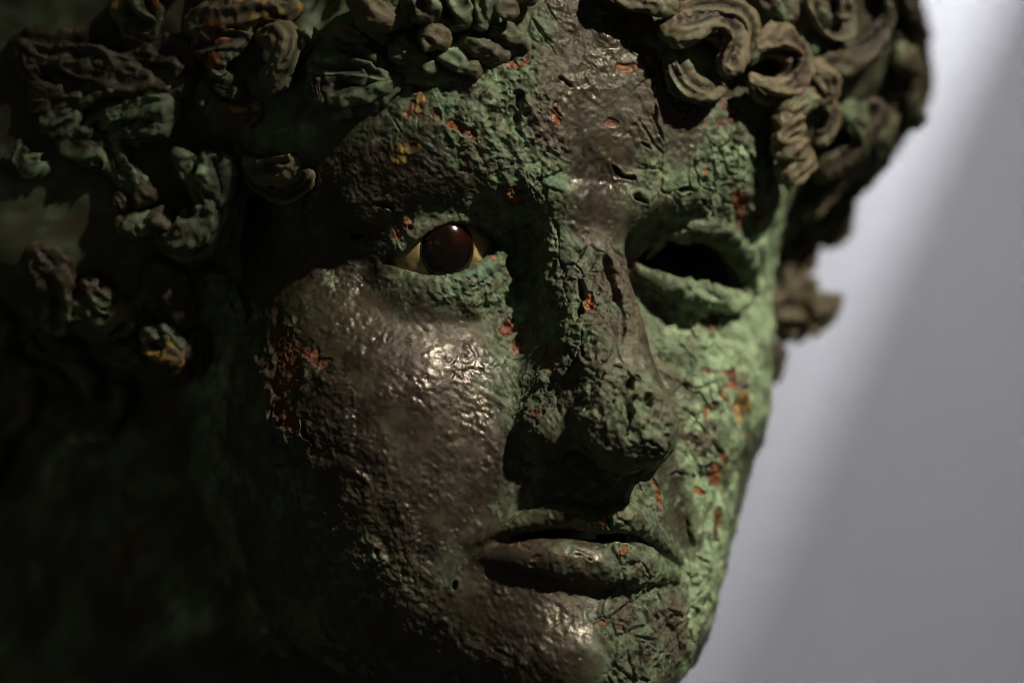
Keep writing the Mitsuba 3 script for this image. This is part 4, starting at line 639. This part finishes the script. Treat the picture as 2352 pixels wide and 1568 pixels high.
def fill_locks(count, seed):
    """The rest of the hair: shorter waving locks lying on the mass, none where the listed ones are."""
    r = np.random.default_rng(seed)
    listed_pts = np.vstack([np.array(q)[:, :3] for _, _, q in LOCKS])
    taken = []
    res = []
    tries = 0
    while len(res) < count and tries < 6000:
        tries += 1
        lon, lat = r.uniform(-128, 112), r.uniform(-48, 70)
        d = np.array([math.cos(math.radians(lat)) * math.sin(math.radians(lon)), -math.cos(math.radians(lat)) * math.cos(math.radians(lon)), math.sin(math.radians(lat))])
        th = float(on_sphere(THICK, d[None])[0])
        if th < 3.2 or (lat < -20 and lon < -80): continue
        pts, head, bend, rad = [], r.uniform(-2.4, -.7) if lon < 0 else r.uniform(-2.6, -1.0), r.uniform(.10, .34) * r.choice([-1, 1]), r.uniform(2.3, 4.0)
        nseg = int(r.integers(6, 11)); flip = r.random() < .45
        east = np.array([math.cos(math.radians(lon)), math.sin(math.radians(lon)), 0.0])
        for k in range(nseg):
            d = d / np.linalg.norm(d)
            east = np.cross([0, 0, 1], -d); east = -east / (np.linalg.norm(east) + 1e-6)
            north = np.cross(d, east); north *= np.sign(north[2]) if north[2] else 1
            if float(on_sphere(THICK, d[None])[0]) < 3.5: break
            R = float(base_radius(d[None])[0]) + max(0, float(on_sphere(THICK, d[None])[0])) + rad * .75 + 1.2
            w = rad * (.55 + .45 * math.sin(math.pi * min(1, (k + .8) / nseg)))
            pts.append((*(CEN + d * R), w))
            d = d + (east * math.cos(head) + north * math.sin(head)) * 4.6 / R
            head += bend * (1 if not flip or k < nseg / 2 else -1) * (1 + .12 * k)
        if len(pts) < 5: continue
        P = np.array(pts)
        near_d = np.min(np.linalg.norm(P[::2, None, :3] - listed_pts[None], axis=2))
        if near_d < (9 if -100 < lon < -40 and -30 < lat < 48 else 2.2 + rad * .9): continue
        if len(taken) and np.min(np.linalg.norm(P[::2, None, :3] - np.array(taken)[None], axis=2)) < 2.2 + rad * .9: continue
        taken += list(P[:, :3])
        res.append((1.35, ('dark', 'dark', 'green', 'tan')[int(r.integers(0, 4))] if lon < 0 else ('dark', 'dark', 'tan', 'dark')[int(r.integers(0, 4))], pts))  # far-side locks mostly dark in colour, standing in for shadow between curls
    return res
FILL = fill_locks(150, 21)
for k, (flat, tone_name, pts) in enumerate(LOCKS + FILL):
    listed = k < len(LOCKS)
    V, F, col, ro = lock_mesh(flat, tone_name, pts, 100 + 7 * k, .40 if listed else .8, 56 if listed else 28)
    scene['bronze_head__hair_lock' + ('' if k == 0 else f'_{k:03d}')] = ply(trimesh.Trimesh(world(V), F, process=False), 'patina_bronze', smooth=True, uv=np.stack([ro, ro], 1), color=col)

# the mass of the hair under the locks, and the neck
nla, nlo = 330, 580
A, B = np.meshgrid(np.linspace(-np.pi/2 + .02, np.pi/2 - .01, nla), np.linspace(-np.pi, np.pi, nlo, endpoint=False), indexing='ij')
D = np.stack([np.cos(A)*np.sin(B), -np.cos(A)*np.cos(B), np.sin(A)], -1).reshape(-1, 3)
hr = base_radius(D) ; th = on_sphere(THICK, D)
hp = D * hr[:, None]
th = th + step(12, 2, np.abs(th)) * 2.2 * fbm(hp, 9, 3, 59)
strand = ridge(hp * [1, 1, .35] + 9 * np.stack([noise(hp, 30, 1), noise(hp, 30, 2), noise(hp, 30, 3)], 1), 7, 3, 44)
over = step(0, 10, th)
hr = hr + th + over * (3.6 * fbm(hp, 17, 3, 55) + 2.0 * strand - 2.0) + step(-1, 3, th) * (.7 * ridge(hp, 4.5, 3, 57) + .45 * fbm(hp, 1.8, 2, 58))
HV = CEN + D * hr[:, None]
i, j = np.meshgrid(np.arange(nla - 1), np.arange(nlo), indexing='ij'); j2 = (j + 1) % nlo
hq = np.stack([i * nlo + j, i * nlo + j2, (i + 1) * nlo + j2, (i + 1) * nlo + j], -1).reshape(-1, 4)
keep = (th.reshape(nla, nlo) > -2.5).reshape(-1)
hq = hq[keep[hq].any(1)]
HF = np.vstack([hq[:, [0, 1, 2]], hq[:, [0, 2, 3]]])
cr_ = step(-.2, .5, .1 + .6 * step(8, 2, th) + .6 * fbm(HV, 9, 4, 61) + .2 * fbm(HV, 2.5, 2, 62))
ru = step(.75, 1.1, fbm(HV, 12, 3, 63)) * .7
col, ro = paint(HV, cr_ * (1 - ru), ru, np.zeros(len(HV)), seed=3, tan=.05)
scene['bronze_head__hair_mass'] = ply(trimesh.Trimesh(world(HV), HF, process=False), 'patina_bronze', smooth=True, uv=np.stack([np.maximum(ro, .55)] * 2, 1), color=col)

zz, pp = np.meshgrid(np.linspace(-70, -270, 110), np.linspace(0, 2 * np.pi, 200, endpoint=False), indexing='ij')
nr = 60 + 16 * step(-190, -270, zz)
NV = np.stack([nr * np.sin(pp), 96 - nr * 1.08 * np.cos(pp) + .12 * (zz + 70), zz], -1).reshape(-1, 3)
NV += ((NV - [0, 96, 0]) * [1, 1, 0]) / 60 * (1.2 * fbm(NV, 12, 4, 110) + .7 * ridge(NV, 5, 3, 111))[:, None]
i, j = np.meshgrid(np.arange(109), np.arange(200), indexing='ij'); j2 = (j + 1) % 200
nq = np.stack([i * 200 + j, (i + 1) * 200 + j, (i + 1) * 200 + j2, i * 200 + j2], -1).reshape(-1, 4)
NF = np.vstack([nq[:, [0, 1, 2]], nq[:, [0, 2, 3]]])
col, ro = paint(NV, step(-.2, .5, .1 + .6 * fbm(NV, 10, 4, 112)), np.zeros(len(NV)), np.zeros(len(NV)), seed=4)
scene['bronze_head__neck'] = ply(trimesh.Trimesh(world(NV), NF, process=False), 'patina_bronze', smooth=True, uv=np.stack([ro, ro], 1), color=col)

# ------------------------------------------------------------------ the wall behind
scene['wall_paint'] = {'type': 'diffuse', 'reflectance': proc(lambda p, n, uv: mikit.mix((.50, .50, .525), (.47, .47, .50), mikit.fbm(p.x * 3, p.y * 3, p.z * 3)))}
scene['wall'] = {'type': 'rectangle', 'to_world': T().look_at(origin=wall_c.tolist(), target=(wall_c + tow).tolist(), up=[0, 0, 1]).scale([4, 2.2, 1]), 'bsdf': {'type': 'ref', 'id': 'wall_paint'}}
labels['wall'] = {'label': 'plain pale grey gallery wall, out of focus behind the head', 'category': 'wall', 'kind': 'structure'}
